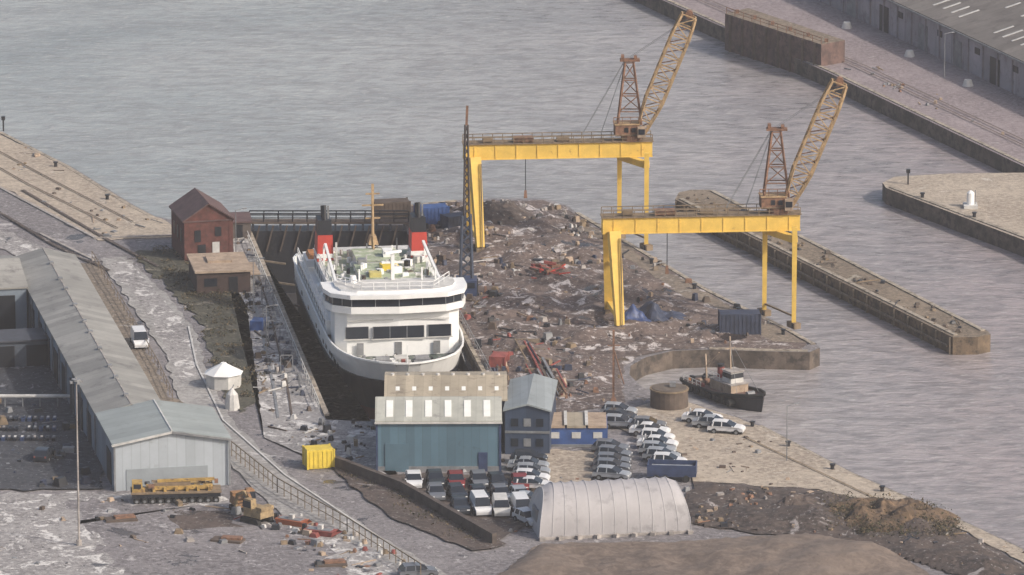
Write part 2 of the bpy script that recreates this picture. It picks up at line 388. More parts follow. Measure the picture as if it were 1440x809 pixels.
dirt=[(20,-89),(33.5,-92),(40,-97.5),(48,-108),(58,-131),(52,-131),(36,-112),(20,-106),(18.5,-98)]
patch('dark_soil',dirt,darkG,.6); uneven('dark_soil',dirt,darkG,1.1,.7,.2,.18)
sand=[(-2,-126),(3,-113),(18,-112),(32,-108.5),(40,-115),(44,-126),(44,-140),(-2,-140)]
patch('sandy_soil',sand,sandG,.5); uneven('sandy_soil',sand,sandG,1.2,.8,.1,.18)
bl=[(-56,-93),(-33,-94),(-26,-100),(-14,-116),(-10,-132),(-60,-132)]
patch('work_yard',bl,ltyard,.5)
patch('work_yard',[(-48,-96),(-34,-98),(-27,-103),(-20,-112),(-16,-130),(-40,-130),(-44,-112)],yard,1.1,1.1)
patch('dark_soil',[(-37,-102),(-31,-101),(-29,-106),(-35,-108)],darkG,.6)
patch('yard_shadow_patch',[(-68,-25),(-57.5,-22),(-52,-50),(-46,-80),(-44.6,-92),(-60,-92)],shadeG,.4)  # yard beside the long shed, its shadow painted as ground colour
patch('embankment',[(-20.5,-82),(-16,-84.5),(-6,-101),(-.5,-113),(-4,-116),(-13,-103)],darkG,.3)
strip('railway_line',[(-32.9,20),(-34.2,4),(-30.9,-12),(-27.6,-48),(-26.6,-62)],.3,steel)
strip('railway_line',[(-31.9,10),(-29.4,-12),(-26.0,-48),(-25,-62)],.25,dkb)
strip('railway_line',[(-64,52),(-52,26),(-44,10)],.5,darkG)
strip('railway_line',[(-70,48),(-58,22),(-50,8)],.5,darkG)
strip('quay_kerb',[(-67.6,54.6),(-52.8,25.2),(-43,26.8)],.45,conc,h=.25)
strip('quay_kerb',[(-60,27.8),(-52.3,13.6)],.4,conc,h=.25)
strip('painted_edge',[(-38.8,-20),(-37,-38),(-32.8,-63),(-25,-86),(-14,-111)],.2,offw)
for k in (3.0,6.5): strip('railway_line',[(-70-k*.6,84-k),(-59-k*.7,62-k),(-47-k*.5,37-k)],.22,dkb)
for k in (2.5,4.0): strip('railway_line',[(24+k,180),(33+k,159),(46.5+k,129),(70+k,69)],.22,dkb)
strip('railway_line',[(26,-70),(45.5,-107)],.2,walk)
# ------------------------------------------------------------ dry dock
def dl(y,o=0): return -33.3+.138*(30-y)+o
def dr(y,o=0): return -13.5+.138*(30-y)-o
b=B()
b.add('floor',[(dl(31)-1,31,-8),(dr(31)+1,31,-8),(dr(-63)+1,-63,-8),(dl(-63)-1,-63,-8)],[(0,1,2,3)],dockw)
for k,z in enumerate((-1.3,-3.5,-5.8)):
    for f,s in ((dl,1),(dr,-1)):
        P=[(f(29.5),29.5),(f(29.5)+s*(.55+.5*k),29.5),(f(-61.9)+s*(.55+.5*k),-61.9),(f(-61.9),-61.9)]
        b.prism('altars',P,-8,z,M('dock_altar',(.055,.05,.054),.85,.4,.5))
b.beam('coping',(dl(28)-.35,28,.06),(dl(-61)-.35,-61,.06),.6,coping)
b.beam('coping',(dr(28)+.35,28,.06),(dr(-61)+.35,-61,.06),.5,coping)
for i in range(18):
    y=14-4*i
    x=-15.7+.137*(-23.5-y)
    if -50<y<3: b.box('keel_blocks',(x,y,-7.75),(3,1.2,.5),wood)
b.rail('rail',[(dl(26)-.9,26,0),(dl(-58)-.9,-58,0)],1.1,offw,2.2,.09)
b.rail('rail',[(dr(26)+.9,26,0),(dr(-58)+.9,-58,0)],1.1,steel,2.2,.07)
for i in range(7):
    y=18-i*11; b.beam('shores',(dl(y)+.3,y,-1.0),(dl(y)+3.2,y-.2,-1.4),.22,wood)
b.finish('dry_dock')
b=B()
b.prism('caisson',[(-33.3,29.2),(-13.4,29.2),(-13.4,32.4),(-33.3,32.4)],-8.2,.1,black)
b.box('walkway',(-23.5,30.8,1.0),(20.5,1.8,.25),dkb)
for i in range(12):
    x=-33+i*1.75; b.beam('frames',(x,29.6,-.2),(x+.0,30.2,1.0),.28,black); b.beam('frames',(x,29.0,-2.5),(x+.9,29.0,.9),.2,dkb)
b.rail('rails',[(-33.5,30,1.1),(-13.2,30,1.1)],1.1,black,1.75,.14); b.rail('rails',[(-33.5,31.6,1.1),(-13.2,31.6,1.1)],1.1,black,1.75,.14)
b.finish('dock_gate')
# ------------------------------------------------------------ ferry
def ferry():
    b=B()
    st=[(-27,7.2),(-25,7.8),(-18,8),(0,8),(8,8),(14,7.95),(17.5,7.7),(20,7.3),(22,6.7),(23.8,5.9),(25.3,4.7),(26.5,3.2),(27.3,1.6),(27.6,.05)]
    lv=[-7.6,-6.8,-3.2,1.0,3.6]
    def P(x,hb,z,s):
        w=max(0,(x-8)/20)**1.5; k=(3.7-z)/11.3
        hb=hb*(1-.1*k-.62*w*k)
        if z<-7: hb*=.6
        return (x-w*k*7,s*hb,z)
    for s in (-1,1):
        for i in range(len(st)-1):
            for j in range(4):
                q=[P(*st[i],lv[j],s),P(*st[i+1],lv[j],s),P(*st[i+1],lv[j+1],s),P(*st[i],lv[j+1],s)]
                b.add('hull',q,[(0,1,2,3)],(boot,boot,black,white)[j])
    for j in range(4): b.add('hull',[P(*st[0],lv[j],-1),P(*st[0],lv[j],1),P(*st[0],lv[j+1],1),P(*st[0],lv[j+1],-1)],[(0,1,2,3)],(boot,boot,black,white)[j])
    dk=[P(x,h-.1,2.0,-1) for x,h in st]+[P(x,h-.1,2.0,1) for x,h in reversed(st)]
    b.add('deck',dk,[tuple(range(len(dk)))],M('foredeck_green',(.10,.125,.11),.7,.25,.8,(.3,.3,.27)))
    for s in (-1,1):
        for i in range(len(st)-1):
            b.beam('bulwark_cap',P(*st[i],3.62,s),P(*st[i+1],3.62,s),.2,white)
            b.beam('bulwark_cap',P(st[i][0],st[i][1]+.05,1.0,s),P(st[i+1][0],st[i+1][1]+.05,1.0,s),.2,black)
            if 1<i<8:
                for t in (.2,.6):
                    x=st[i][0]+(st[i+1][0]-st[i][0])*t; b.box('ports',(x,s*(P(x,8,1.7,1)[1]+.03),1.9),(.9,.06,.45),glass)
            if i>5:
                b.beam('bulwark_stays',P(st[i][0],st[i][1]-.15,3.5,s),P(st[i][0]-.2,st[i][1]-.7,2.0,s),.14,offw)
    b.box('superstructure',(-5,0,4.1),(33,15.5,1.7),white)
    b.box('superstructure',(-18.5,0,5.5),(2,12,1.4),offw)
    for s in (-1,1):
        for i in range(14): b.box('windows',(-19+i*2.2,s*7.76,4.3),(1.2,.06,.6),glass)
    fr=[(12,-7.3),(16.4,-7.3),(17.5,-6.0),(17.9,0),(17.5,6.0),(16.4,7.3),(12,7.3)]
    b.prism('superstructure',fr,2.05,7.2,white)
    b.box('superstructure',(.5,0,6.15),(26,13.2,2.1),white)
    for s in (-1,1):
        for i in range(10): b.box('windows',(-11+i*2.3,s*6.62,6.2),(1.4,.06,.8),glass)
    for y0,y1,xx in ((-6.2,-3.5,17.72),(-3.0,3.0,17.92),(3.5,6.2,17.72)):
        b.box('windows',(xx,(y0+y1)/2,4.95),(.14,y1-y0,1.4),glass,0.0)
        n=max(1,int((y1-y0)/2))
        for i in range(n+1): b.box('window_frames',(xx+.06,y0+(y1-y0)*i/n,4.95),(.08,.08,1.4),steel)
        b.box('window_frames',(xx+.05,(y0+y1)/2,4.15),(.2,y1-y0+.4,.12),offw)
    for y in (-4.5,0,4.5): b.box('doors',(17.93,y,3.0),(.06,.8,1.5),steel)
    b.box('window_frames',(17.8,0,6.4),(.12,12,.1),offw)
    b.prism('superstructure',[(x-.8,y*.93) for x,y in fr],7.2,7.9,M('recess',(.05,.055,.065),.6,.2))
    br=[(11.8,-8.3),(14.8,-8.3),(17.0,-7.7),(18.5,-5.6),(19.0,0),(18.5,5.6),(17.0,7.7),(14.8,8.3),(11.8,8.3)]
    b.prism('bridge',br,7.4,8.2,white)
    b.prism('bridge_windows',[((x-14)*.96+14,y*.98) for x,y in br],8.2,9.2,glass)
    b.prism('bridge',[((x-14)*1.06+14,y*1.02) for x,y in br],9.2,9.7,white)
    b.prism('bridge_roof',[((x-14)*.8+14,y*.85) for x,y in br],9.7,9.95,white,offw)
    for i in range(len(br)-3):
        for t in (0,.5):
            p=Vector(br[i+1]).lerp(Vector(br[i+2]),t); q=((p.x-14)*.965+14,p.y*.985)
            b.beam('window_frames',(q[0],q[1],8.15),(q[0],q[1],9.2),.09,steel)
    b.box('sun_deck',(0,0,7.3),(25,12.4,.2),greenD)
    b.box('deck_house',(5.5,0,8.2),(9,6.2,1.6),offw); b.box('deck_house',(5.5,0,9.06),(9.4,6.6,.12),greenD)
    b.box('deck_house',(-4,0,8.1),(6,5,1.5),white); b.box('deck_house',(-4,0,8.92),(6.3,5.3,.12),greenD)
    b.box('vent',(4,.6,9.4),(1.7,2.0,.6),yel2,.1); b.box('vent',(7.5,-1.5,9.4),(1.2,1.4,.6),M('faded_yellow',(.58,.50,.18),.6,.2,1))
    b.box('vent',(-1.2,2.4,8.3),(1.6,1.6,.5),M('faded_yellow',(.58,.50,.18))); b.box('vent',(-3,1.2,9.4),(1.5,1.1,.8),white); b.box('vent',(1,-2.3,9.4),(1,1,.7),steel)
    random.seed(5)
    for i in range(150):
        x=R(-12,11.5); y=R(-6,6); h=R(.15,.9); s=R(.3,1)
        b.box('deck_equipment',(x,y,7.45+h/2+(1.65 if abs(y)<3 and 1.5<x<9.5 else 0)),(R(.2,1.2)*s,R(.2,1.1)*s,h),random.choice([white,offw,white,steel,dkb,offw,greenD,black]),R(0,1))
    for i in range(22):
        x=R(-12,11.5); y=R(-6,6); h=R(1,2.4); b.beam('vent_pipes',(x,y,7.4),(x+R(-.2,.2),y,7.4+h),R(.1,.24),random.choice([white,offw,steel]))
    for k in range(5):
        b.box('deck_markings',(-8+k*4,-4.4+(k%2)*8.6,7.42),(2.2,.5,.05),offw)
    for s in (-1,1):
        b.beam('davits',(-6,s*5.9,9.9),(9,s*6.2,8.4),.3,white)
        for x in (-6,-1,4,9): b.beam('davits',(x,s*6.1,7.4),(x,s*6.1,9.6-(x+6)*.08),.2,white)
        for k in range(3):
            x=-3+k*4.6
            b.tube('life_rafts',(x-.8,s*6.9,5.4),(x+.8,s*6.9,5.4),.42,white,n=10)
        b.box('lifeboat',(-14.5,s*6.6,6.0),(4.2,1.7,.9),white,0,1.12,1.1); b.box('lifeboat',(-14.5,s*6.6,6.7),(3.4,1.3,.6),orange,0,.7,.7)
        b.rail('railings',[(-12.5,s*6.5,7.25),(11,s*6.5,7.25)],1.05,white,1.3,.08)
        b.rail('railings',[(-26.5,s*7.2,2.8),(-20,s*7.7,2.8)],1.05,white,1.3,.08)
        b.rail('railings',[(-21,s*7.65,4.95),(12,s*7.65,4.95)],1.0,white,1.6,.07)
        fx,fy=-9.5,s*5.7
        b.box('funnel',(fx,fy,8.9),(3.2,2.0,3.2),red,0,.92,.9)
        b.box('funnel',(fx,fy,8.0),(3.3,2.1,.5),white)
        b.box('funnel',(fx-.15,fy,11.4),(2.9,1.75,1.8),black,0,.92,.92)
        for dx in (-.8,0,.8): b.tube('exhausts',(fx+dx,fy,12.2),(fx+dx-.35,fy,13.8+.25*dx),.26,black,n=8)
        b.beam('exhausts',(fx+.3,fy+.5,12.2),(fx+.3,fy+.5,13.9),.2,steel)
        b.beam('funnel_frame',(fx+1.6,fy,7.5),(fx+.9,fy,12),.15,white)
    b.rail('railings',[(13,-6.6,9.9),(17.2,-4.2,9.9),(17.6,4.2,9.9),(13,6.6,9.9)],.9,white,1.3,.07)
    b.beam('mast',(-7.5,0,8.9),(-7.5,0,16.8),.3,jibm); b.beam('mast',(-6.4,0,8.9),(-7.4,0,14),.18,jibm); b.beam('mast',(-8.6,0,8.9),(-7.6,0,14),.18,jibm)
    b.box('mast',(-7.5,0,10.0),(1.8,1.2,1.0),jibm,0,.6,.6)
    for z,w in ((15.6,1.7),(14.2,2.6),(12.6,1.8)): b.beam('mast',(-7.5,-w/2,z),(-7.5,w/2,z),.17,jibm)
    b.beam('radar_mast',(12.5,0,9.9),(12.5,0,13.2),.4,white); b.beam('radar_mast',(12.5,-1.3,12),(12.5,1.3,12),.25,white); b.box('radar_mast',(12.8,0,13.3),(.3,2.2,.3),white,.4)
    for y in (-4,3.4,5): b.beam('radar_mast',(13,y,9.9),(13,y,11.4),.18,white)
    b.tube('radome',(13.5,-4.8,9.9),(13.5,-4.8,10.8),.5,white,r2=.35,n=10)
    for y in (-2.3,2.3):
        b.tube('windlass',(21.5,y-.8,2.6),(21.5,y+.8,2.6),.42,steel,n=10); b.box('windlass',(21.5,y,2.3),(1.4,2,.4),steel)
        b.tube('windlass',(24,y*.7,2.0),(24,y*.7,2.7),.2,white)
    b.beam('jackstaff',(26.3,0,2.6),(26.5,0,5.6),.1,white)
    b.box('hatch',(20.5,0,2.4),(1.6,1.6,.5),offw)
    for i in range(30): b.box('foredeck_gear',(R(18.6,24),R(-5,5),2.3),(R(.2,.7),R(.2,.7),.5),random.choice([white,steel,offw,redd,black]))
    b.box('stern_ramp',(-27.2,0,1.2),(.3,8,4.4),steel)
    return b.finish('ferry',(-15.7,-23.5,0),math.atan2(-.99,.137))
ferry()
# ------------------------------------------------------------ gantry cranes
def gantry():
    b=B()
    gl=Vector((-1.5,-.1,0)); gr=Vector((22.2,1.9,0)); ang=math.atan2(2,23.7)
    mid=(gl+gr)/2; L=(gr-gl).length
    b.box('girder',(mid.x,mid.y,12.2),(L,1.9,1.9),yellow,ang)
    b.box('girder',(mid.x,mid.y,13.2),(L+.3,2.3,.12),walk,ang)
    b.box('girder',(mid.x,mid.y,11.22),(L+.1,2.1,.1),yellow,ang)
    for i in range(9):
        p=gl.lerp(gr,(i+.5)/9); b.box('girder_stiffener',(p.x+.08,p.y-.97,12.2),(.12,.1,1.8),yellow,ang)
    d=Vector((math.cos(ang),math.sin(ang),0)); n=Vector((-d.y,d.x,0))
    for s in (-1,1):
        b.rail('handrail',[tuple(gl+n*1.1*s+Vector((0,0,13.27))),tuple(gr+n*1.1*s+Vector((0,0,13.27)))],.8,walk,1.2,.09)
    b.box('trolley',(6,.5,13.6),(2.4,1.6,.5),rust,ang); b.box('trolley',(1.5,.2,13.6),(1.2,1.2,.5),walk,ang); b.box('trolley',(11,.9,13.5),(1.6,.9,.4),walk,ang)
    for (x,y,tx,ty) in ((-.6,4.3,-.7,1.3),(.6,-4.3,-.1,-1.3)):
        b.tube('main_leg',(x,y,.7),(tx,ty,11.6),.7,yellow,r2=.98,n=4); b.box('bogie',(x,y,.35),(1.1,2.2,.7),walk,.1)
        for k in (-.7,.7): b.tube('wheels',(x-.35,y+k,.3),(x+.35,y+k,.3),.3,black)
    b.beam('sill',(-.5,3.6,1.5),(.5,-3.6,1.5),.6,yellow)
    b.beam('sill',(-.6,2.6,7),(.1,-2.4,7),.45,yellow)
    r1=Vector((18.2,3.9,0)); r2=Vector((21.5,-2.4,0))
    b.beam('cross_head',(r1.x,r1.y,10.6),(r2.x,r2.y,10.9),.8,yellow)
    for r,t in ((r1,10.3),(r2,12.4)):
        b.tube('slender_leg',(r.x,r.y,.5),(r.x,r.y,t),.36,yellow,r2=.42,n=4); b.box('bogie',(r.x,r.y,.35),(.9,1.8,.7),walk,.5)
        for k in (-.5,.5): b.tube('wheels',(r.x-.3,r.y+k,.3),(r.x+.3,r.y+k,.3),.28,black)
    b.beam('sill',(r1.x,r1.y,1.4),(r2.x,r2.y,1.4),.2,walk)
    b.rail('ladder',[(.9,-4.9,.8),(.6,-2.2,11.0)],.01,walk,.5,.08,False)
    b.beam('ladder',(.9,-5,.6),(.75,-2.4,11),.1,walk)
    cx,cy=19.6,1.7
    b.tube('slew_ring',(cx,cy,13.2),(cx,cy,13.9),1.3,rust,n=16)
    b.box('machine_house',(cx-.6,cy,14.6),(3.0,2.2,1.4),rust,.1); b.box('machine_house',(cx-.6,cy,15.4),(3.2,2.4,.15),jibm,.1)
    for x in (-1.4,-.6,.3): b.box('machine_house_vents',(cx+x,cy-1.13,14.7),(.5,.05,.6),black,.1)
    b.rail('machine_house_rail',[(cx-2.2,cy-1.2,15.45),(cx+1,cy-1,15.45)],.9,rust,.9,.08)
    b.box('operator_cab',(cx+1.3,cy-1.2,14.5),(1.0,1.0,1.3),tan); b.box('operator_cab',(cx+1.3,cy-1.72,14.6),(.8,.05,.7),glass)
    top=Vector((cx-.2,cy,23.2))
    for sx,sy in ((-1.7,-.9),(1.3,-.9),(-1.7,.9),(1.3,.9)):
        b.beam('a_frame',(cx+sx,cy+sy,15.3),(top.x+sx*.35,top.y+sy*.5,top.z),.22,rust)
    def q(sx,sy,z):
        t=(z-15.3)/7.9
        return (cx+sx+(-.2+sx*.35-sx)*t,cy+sy+(sy*.5-sy)*t,z)
    for z in (17,19,21,23.2):
        c=[q(-1.7,-.9,z),q(1.3,-.9,z),q(1.3,.9,z),q(-1.7,.9,z)]
        for i in range(4): b.beam('a_frame',c[i],c[(i+1)%4],.13,rust)
        if z<23: b.beam('a_frame',q(-1.7,-.9,z),q(1.3,-.9,min(23.2,z+2)),.12,rust); b.beam('a_frame',q(1.3,.9,z),q(-1.7,.9,min(23.2,z+2)),.12,rust)
    b.box('a_frame',(top.x,top.y,top.z+.3),(2.5,1.2,.25),rust); b.box('a_frame',(top.x-.9,top.y,top.z+.7),(.4,.9,.5),rust); b.box('a_frame',(top.x+.7,top.y,top.z+.65),(.4,.9,.4),rust)
    A=Vector((cx+1.3,cy-.2,14.4)); T=Vector((cx+7.2,cy-.6,29.3)); ax=(T-A).normalized(); sd=Vector((ax.z,0,-ax.x)); yd=Vector((0,1,0)); N=11
    def ch(i,a,c):
        t=i/N; w=(.55+.6*min(1,t*4))*(1 if t<.85 else 1-(t-.85)*1.5)
        return A.lerp(T,t)+sd*a*w+yd*c*w*.8
    for a,c in ((-1,-1),(1,-1),(1,1),(-1,1)):
        for i in range(N): b.beam('jib_chord',ch(i,a,c),ch(i+1,a,c),.26,jibm)
    for i in range(N+1):
        c=[ch(i,-1,-1),ch(i,1,-1),ch(i,1,1),ch(i,-1,1)]
        for k in range(4): b.beam('jib_lacing',c[k],c[(k+1)%4],.13,jibm)
        if i<N:
            for k,(p,q2) in enumerate((((-1,-1),(1,-1)),((-1,1),(1,1)),((-1,-1),(-1,1)),((1,-1),(1,1)))):
                if (i+(k>0))%2 and k!=1: p,q2=q2,p
                b.beam('jib_lacing',ch(i,*p),ch(i+1,*q2),.12,rust if k==1 else jibm)
    b.tube('sheave',T+Vector((0,-.5,.2)),T+Vector((0,.5,.2)),.5,rust,n=12)
    for y in (-.4,.4):
        b.beam('cable',(top.x,top.y+y,top.z+.6),tuple(A.lerp(T,.97)+yd*y),.045,steel)
        b.beam('cable',(top.x-.5,top.y+y,top.z+.4),(cx-6.2,cy+y-.3,13.9),.06,steel); b.beam('cable',(top.x-.5,top.y+y,top.z+.2),(cx-3.8,cy+y,14.),.05,steel)
    b.beam('hoist_rope',(cx-13.3,cy-2.2,11.2),(cx-13.3,cy-2.2,7.2),.1,black); b.box('hook_block',(cx-13.3,cy-2.2,6.7),(.45,.45,1.0),rust,0,.6,.6)
    return b
g=gantry(); g.finish('gantry_crane',(12.3,-17.5,0)); place(g,'gantry_crane',(-4.6,22.3,0))
b=B()
def lat(x,y,z0,z1,w0,w1,mat,n,th):
    for i in range(n):
        ta,tb=i/n,(i+1)/n; za,zb=z0+(z1-z0)*ta,z0+(z1-z0)*tb; wa,wb=w0+(w1-w0)*ta,w0+(w1-w0)*tb
        ca=[(x+a*wa,y+c*wa,za) for a,c in ((-1,-1),(1,-1),(1,1),(-1,1))]; cb_=[(x+a*wb,y+c*wb,zb) for a,c in ((-1,-1),(1,-1),(1,1),(-1,1))]
        for k in range(4):
            b.beam('lattice',ca[k],cb_[k],th,mat); b.beam('lattice',ca[k],cb_[(k+1)%4],th*.7,mat)
lat(-5.6,-1.5,.6,9.5,.75,.5,M('slate_blue',(.05,.065,.10),.6,.3,1),8,.28); lat(-5.55,-1.5,9.5,20.8,.34,.16,M('dark_boom',(.065,.055,.055),.7,.3),12,.18)
b.beam('tip',(-5.55,-1.5,20.8),(-5.45,-1.5,23.2),.3,rust)
b.box('chassis',(-5.6,-1.5,.75),(2.6,5,1.1),navy); b.box('cab',(-5.4,-4.3,1.1),(2.2,1.5,1.9),navy); b.box('cab',(-5.4,-5.07,1.5),(1.7,.06,.7),glass)
for y in (-4,-2.5,-.5,.6):
    for x in (-6.9,-4.3): b.tube('wheels',(x-.15,y,.5),(x+.15,y,.5),.5,tyre,n=10)
b.finish('mobile_crane')
# ------------------------------------------------------------ buildings
b=B(); b.gable(-3.1,3.1,-4.2,4.2,5.2,7.2,'y',brick,slate,.25)
b.box('windows',(.9,-4.22,1.6),(.9,.08,1.5),offw); b.box('windows',(-1.4,-4.22,3.2),(.8,.08,1.5),dark); b.box('windows',(1.2,-4.22,3.7),(.8,.08,1.2),dark)
for y in (-2.2,0,2.2): b.box('windows',(3.12,y,3),(.08,.9,1.6),dark); b.box('windows',(-3.12,y,3),(.08,.9,1.6),dark)
b.box('ledge',(0,0,5.1),(6.4,8.6,.16),slate); b.box('door',(-.9,-4.22,1.05),(1,.1,2.1),dark)
b.finish('brick_house',(-38.9,18,0),math.radians(14))
b=B()
b.box('walls',(0,0,1.35),(6.6,9,2.7),M('dark_brick',(.065,.042,.037),.9,.3,1)); b.box('roof',(0,0,2.85),(7.1,9.5,.25),tan,0)
b.box('roof',(0,1,3.1),(3,3,.3),tan); b.box('door',(1.2,-4.52,1.1),(1.1,.08,2.1),dark); b.box('window',(-1.6,-4.52,1.5),(1.6,.08,1),glass); b.box('awning',(3.9,-1,2.2),(1.4,6,.15),tan)
b.finish('brick_outbuilding',(-36.0,1.2,0),math.radians(9))
b=B(); b.box('walls',(0,0,1.1),(3,5,2.2),M('ob2',(.12,.10,.09),.9,.2)); b.box('roof',(0,0,2.3),(3.3,5.3,.2),slate); b.box('door',(0,-2.53,1),(.9,.06,1.9),dark); b.finish('gate_hut',(-34.8,27.5,0),.1)
b=B()
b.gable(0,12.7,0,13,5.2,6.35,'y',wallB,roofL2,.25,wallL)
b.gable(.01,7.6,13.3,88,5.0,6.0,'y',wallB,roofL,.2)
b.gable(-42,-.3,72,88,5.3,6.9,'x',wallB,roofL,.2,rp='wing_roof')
b.box('trim',(0,-.28,2.6),(.2,.12,5.2),steel); b.box('trim',(12.7,-.28,2.6),(.2,.12,5.2),steel)
b.beam('trim',(-.3,-.3,5.2),(6.35,-.3,6.4),.22,offw); b.beam('trim',(6.35,-.3,6.4),(13,-.3,5.2),.22,steel)
b.box('roller_door',(5.8,-.03,1.2),(9,.06,2.4),M('door_grey',(.28,.31,.335),.6,.1))
for y in (4,20,27,34,41,48,55,62,69): b.box('bay_opening',(-.03,y,1.9),(.08,3.4,3.6),dark)
for x in (-5,-13,-21,-29,-37): b.box('bay_opening',(x,71.95,2.3),(6.6,.1,4.4),dark)
for y in range(14,88,6): b.box('gutter_post',(-.1,y+.5,2.5),(.15,.15,5),steel)
b.tube('ridge_cap',(6.35,-.2,6.52),(6.35,13.2,6.52),.14,offw,n=6)
b.tube('ridge_cap',(3.8,13.4,6.14),(3.8,87.8,6.14),.12,conc,n=6)
for y in range(16,86,7):
    b.box('roof_vent',(3.8,y+(y%3),6.3),(.5,.6,.25),steel)
b.finish('long_shed',(-43.4,-92,0),a11)
b=B(); b.box('walls',(0,0,1.6),(14,5,3.2),M('workshop_wall',(.08,.095,.12),.7,.2)); b.box('roof',(0,0,3.3),(14.6,5.6,.2),M('workshop_roof',(.06,.065,.08),.7,.3,.6))
for x in (-5,0,5): b.box('openings',(x,-2.53,1.4),(3.6,.06,2.6),dark)
b.finish('workshop',(-60.5,-37,0),a11)
b=B()
for x in range(-62,-49,2): b.beam('supports',(x,-57,0),(x,-57,1.3),.15,steel)
b.tube('pipe',(-64,-57,1.4),(-50.3,-57,1.4),.22,offw); b.finish('pipe_rack')
random.seed(21)
b=B()
for r in range(3):
    for c in range(15):
        if random.random()<.85:
            x=-62+c*.72+R(-.06,.06)+r*.25; y=-63-r*4.2; h=.5
            b.box('frames',(x,y,h/2+.03),(.42,1.3,h),random.choice([black,black,black,navy])); b.box('lids',(x,y+.1,h+.07),(.26,.6,.06),random.choice([conc,steel,offw,black]))
b.finish('pallet_stacks')
b=B()
b.gable(-6.8,6.8,0,10,5.7,7.0,'x',cladR,roofG,.2)
for i in range(6): b.box('skylights',(-5.4+i*2.15,2.4,6.56),(.75,3.5,.08),skyl,0)
b.p['skylights'][0]=[(x,y,z+(y-2.4)*.26) for x,y,z in b.p['skylights'][0]]
b.box('base',(0,-.03,.3),(13.6,.1,.6),steel); b.box('trim',(0,-.26,5.62),(14.1,.1,.2),offw)
for x in (-6.8,6.8): b.box('trim',(x,-.05,2.8),(.22,.12,5.6),navy)
b.box('door',(4.9,-.06,1.1),(1.0,.08,2.2),navy); b.box('door',(-4.6,-.06,1.6),(2.6,.08,3.2),M('door_blue',(.09,.155,.20),.5,.1,.5))
b.finish('blue_shed',(-8.1,-84,0),.01)
b=B()
b.gable(-6.7,6.7,0,12,5.2,6.4,'x',cladN,roofT,.2)
for i in range(7): b.box('roof_lights',(-5.4+i*1.85,2.6,5.90),(.45,1.0,.08),skyl,0)
b.p['roof_lights'][0]=[(x,y,z+(y-2.6)*.2) for x,y,z in b.p['roof_lights'][0]]
for i in range(8): b.tube('vents',(-6+i*1.7,6,6.4),(-6+i*1.7,6,6.8),.2,offw)
b.finish('tan_roof_shed',(-7.4,-73.2,0),.01)
b=B()
b.gable(-2.5,2.5,0,13,5.0,5.7,'y',cladN,M('grey_roof',(.30,.33,.34),.5,.1,.4,(.2,.22,.22),.56,panel=(0,.9,.25)),.2)
for x in (-1.4,0,1.4):
    for z in (1.4,3.7): b.box('windows',(x,-.03,z),(.8,.08,.9),glass if x else steel)
b.box('band',(0,-.05,2.6),(5,.08,.25),steel)
b.finish('navy_office',(1.7,-77,0),-.06)
b=B()
b.box('walls',(0,0,1.1),(7,5.5,2.2),blue); b.box('base',(0,-.05,.15),(7.05,5.6,.3),steel)
for i in range(3): b.box('roof',(-2.35+i*2.35,0,2.35),(2.1,5.8,.28),tan if i!=1 else roofT)
for i in range(2): b.box('roof',(-1.2+i*2.35,0,2.62),(.35,5.8,.12),offw)
for x in (-2.4,0,2.4): b.box('windows',(x,-2.78,1.35),(1.0,.06,.7),offw)
b.finish('site_cabin',(7.2,-71,0),0)
b=B(); N=22; LN=12; vs=[];fs=[]
for i in range(LN*2+1):
    u=i/(LN*2)*2-1; x=8.2*u; sag=.16 if i%2 else 0
    for j in range(N+1):
        a=math.pi*j/N
        yy=-math.cos(a)*3.7; zz=(math.sin(a)**.8)*5.2
        zz*=(1-sag*.2*math.sin(a)); yy*=(1-sag*.08)
        e=max(0,abs(u)-.80)/.20
        zz*=1-.10*e**2.2
        xx=x-math.copysign(1,u)*(zz/5.2)**2*1.15*(abs(u)**3)
        vs.append((xx,yy,max(zz,0)))
for i in range(LN*2):
    for j in range(N): fs.append((i*(N+1)+j,i*(N+1)+j+1,(i+1)*(N+1)+j+1,(i+1)*(N+1)+j))
b.add('cover',vs,fs,tentm)
tend=M('tent_end',(.46,.45,.46),.6,.1)
b.add('cover',vs[:N+1],[tuple(range(N+1))],tend); b.add('cover',vs[-N-1:],[tuple(range(N+1))],tentm)
for i in range(0,LN*2+1,2):
    pts=[Vector(v) for v in vs[i*(N+1):(i+1)*(N+1)]]
    for p,q in zip(pts[:-1],pts[1:]): b.beam('hoops',p*1.002,q*1.002,.05,tend)
b.box('door',(-8.0,0,1.3),(.25,2.6,2.6),steel); b.beam('skirt',(-8.2,-3.8,.12),(8.4,-3.8,.12),.3,conc)
for me_i in range(9): b.box('weights',(-8+me_i*2,-4.1,.2),(.6,.5,.4),conc,.2*me_i)
ot=b.finish('arch_tent',(10.4,-106,0),.17)
for ch_ in ot.children:
    if ch_.name.startswith('cover'):
        for p in ch_.data.polygons: p.use_smooth=len(p.vertices)==4
wa=math.atan2(85-177,80-46)
b=B(); Lw=98
b.gable(0,Lw,0,34,5.2,9.5,'x',whW,whR,.3)
random.seed(3)
for i in range(32):
    x=3+i*3
    for yy in (4,9.5):
        if random.random()<.85: b.box('skylights',(x,yy,5.42+yy*.253),(.45,R(2.2,3.2),.1),offw)
v=b.p['skylights'][0]; out=[]
for k in range(0,len(v),8):
    cy=sum(q[1] for q in v[k:k+8])/8
    out+=[(x,y,z+(y-cy)*.253) for x,y,z in v[k:k+8]]
b.p['skylights'][0]=out
for x in (12,24,38,50,63,78): b.box('doors',(x,-.04,1.9),(3.2,.1,3.8),dark if x in(24,63) else steel)
for x in range(4,96,5): b.box('pilaster',(x,-.1,2.6),(.25,.25,5.2),M('pilaster',(.28,.255,.275),.8,.2))
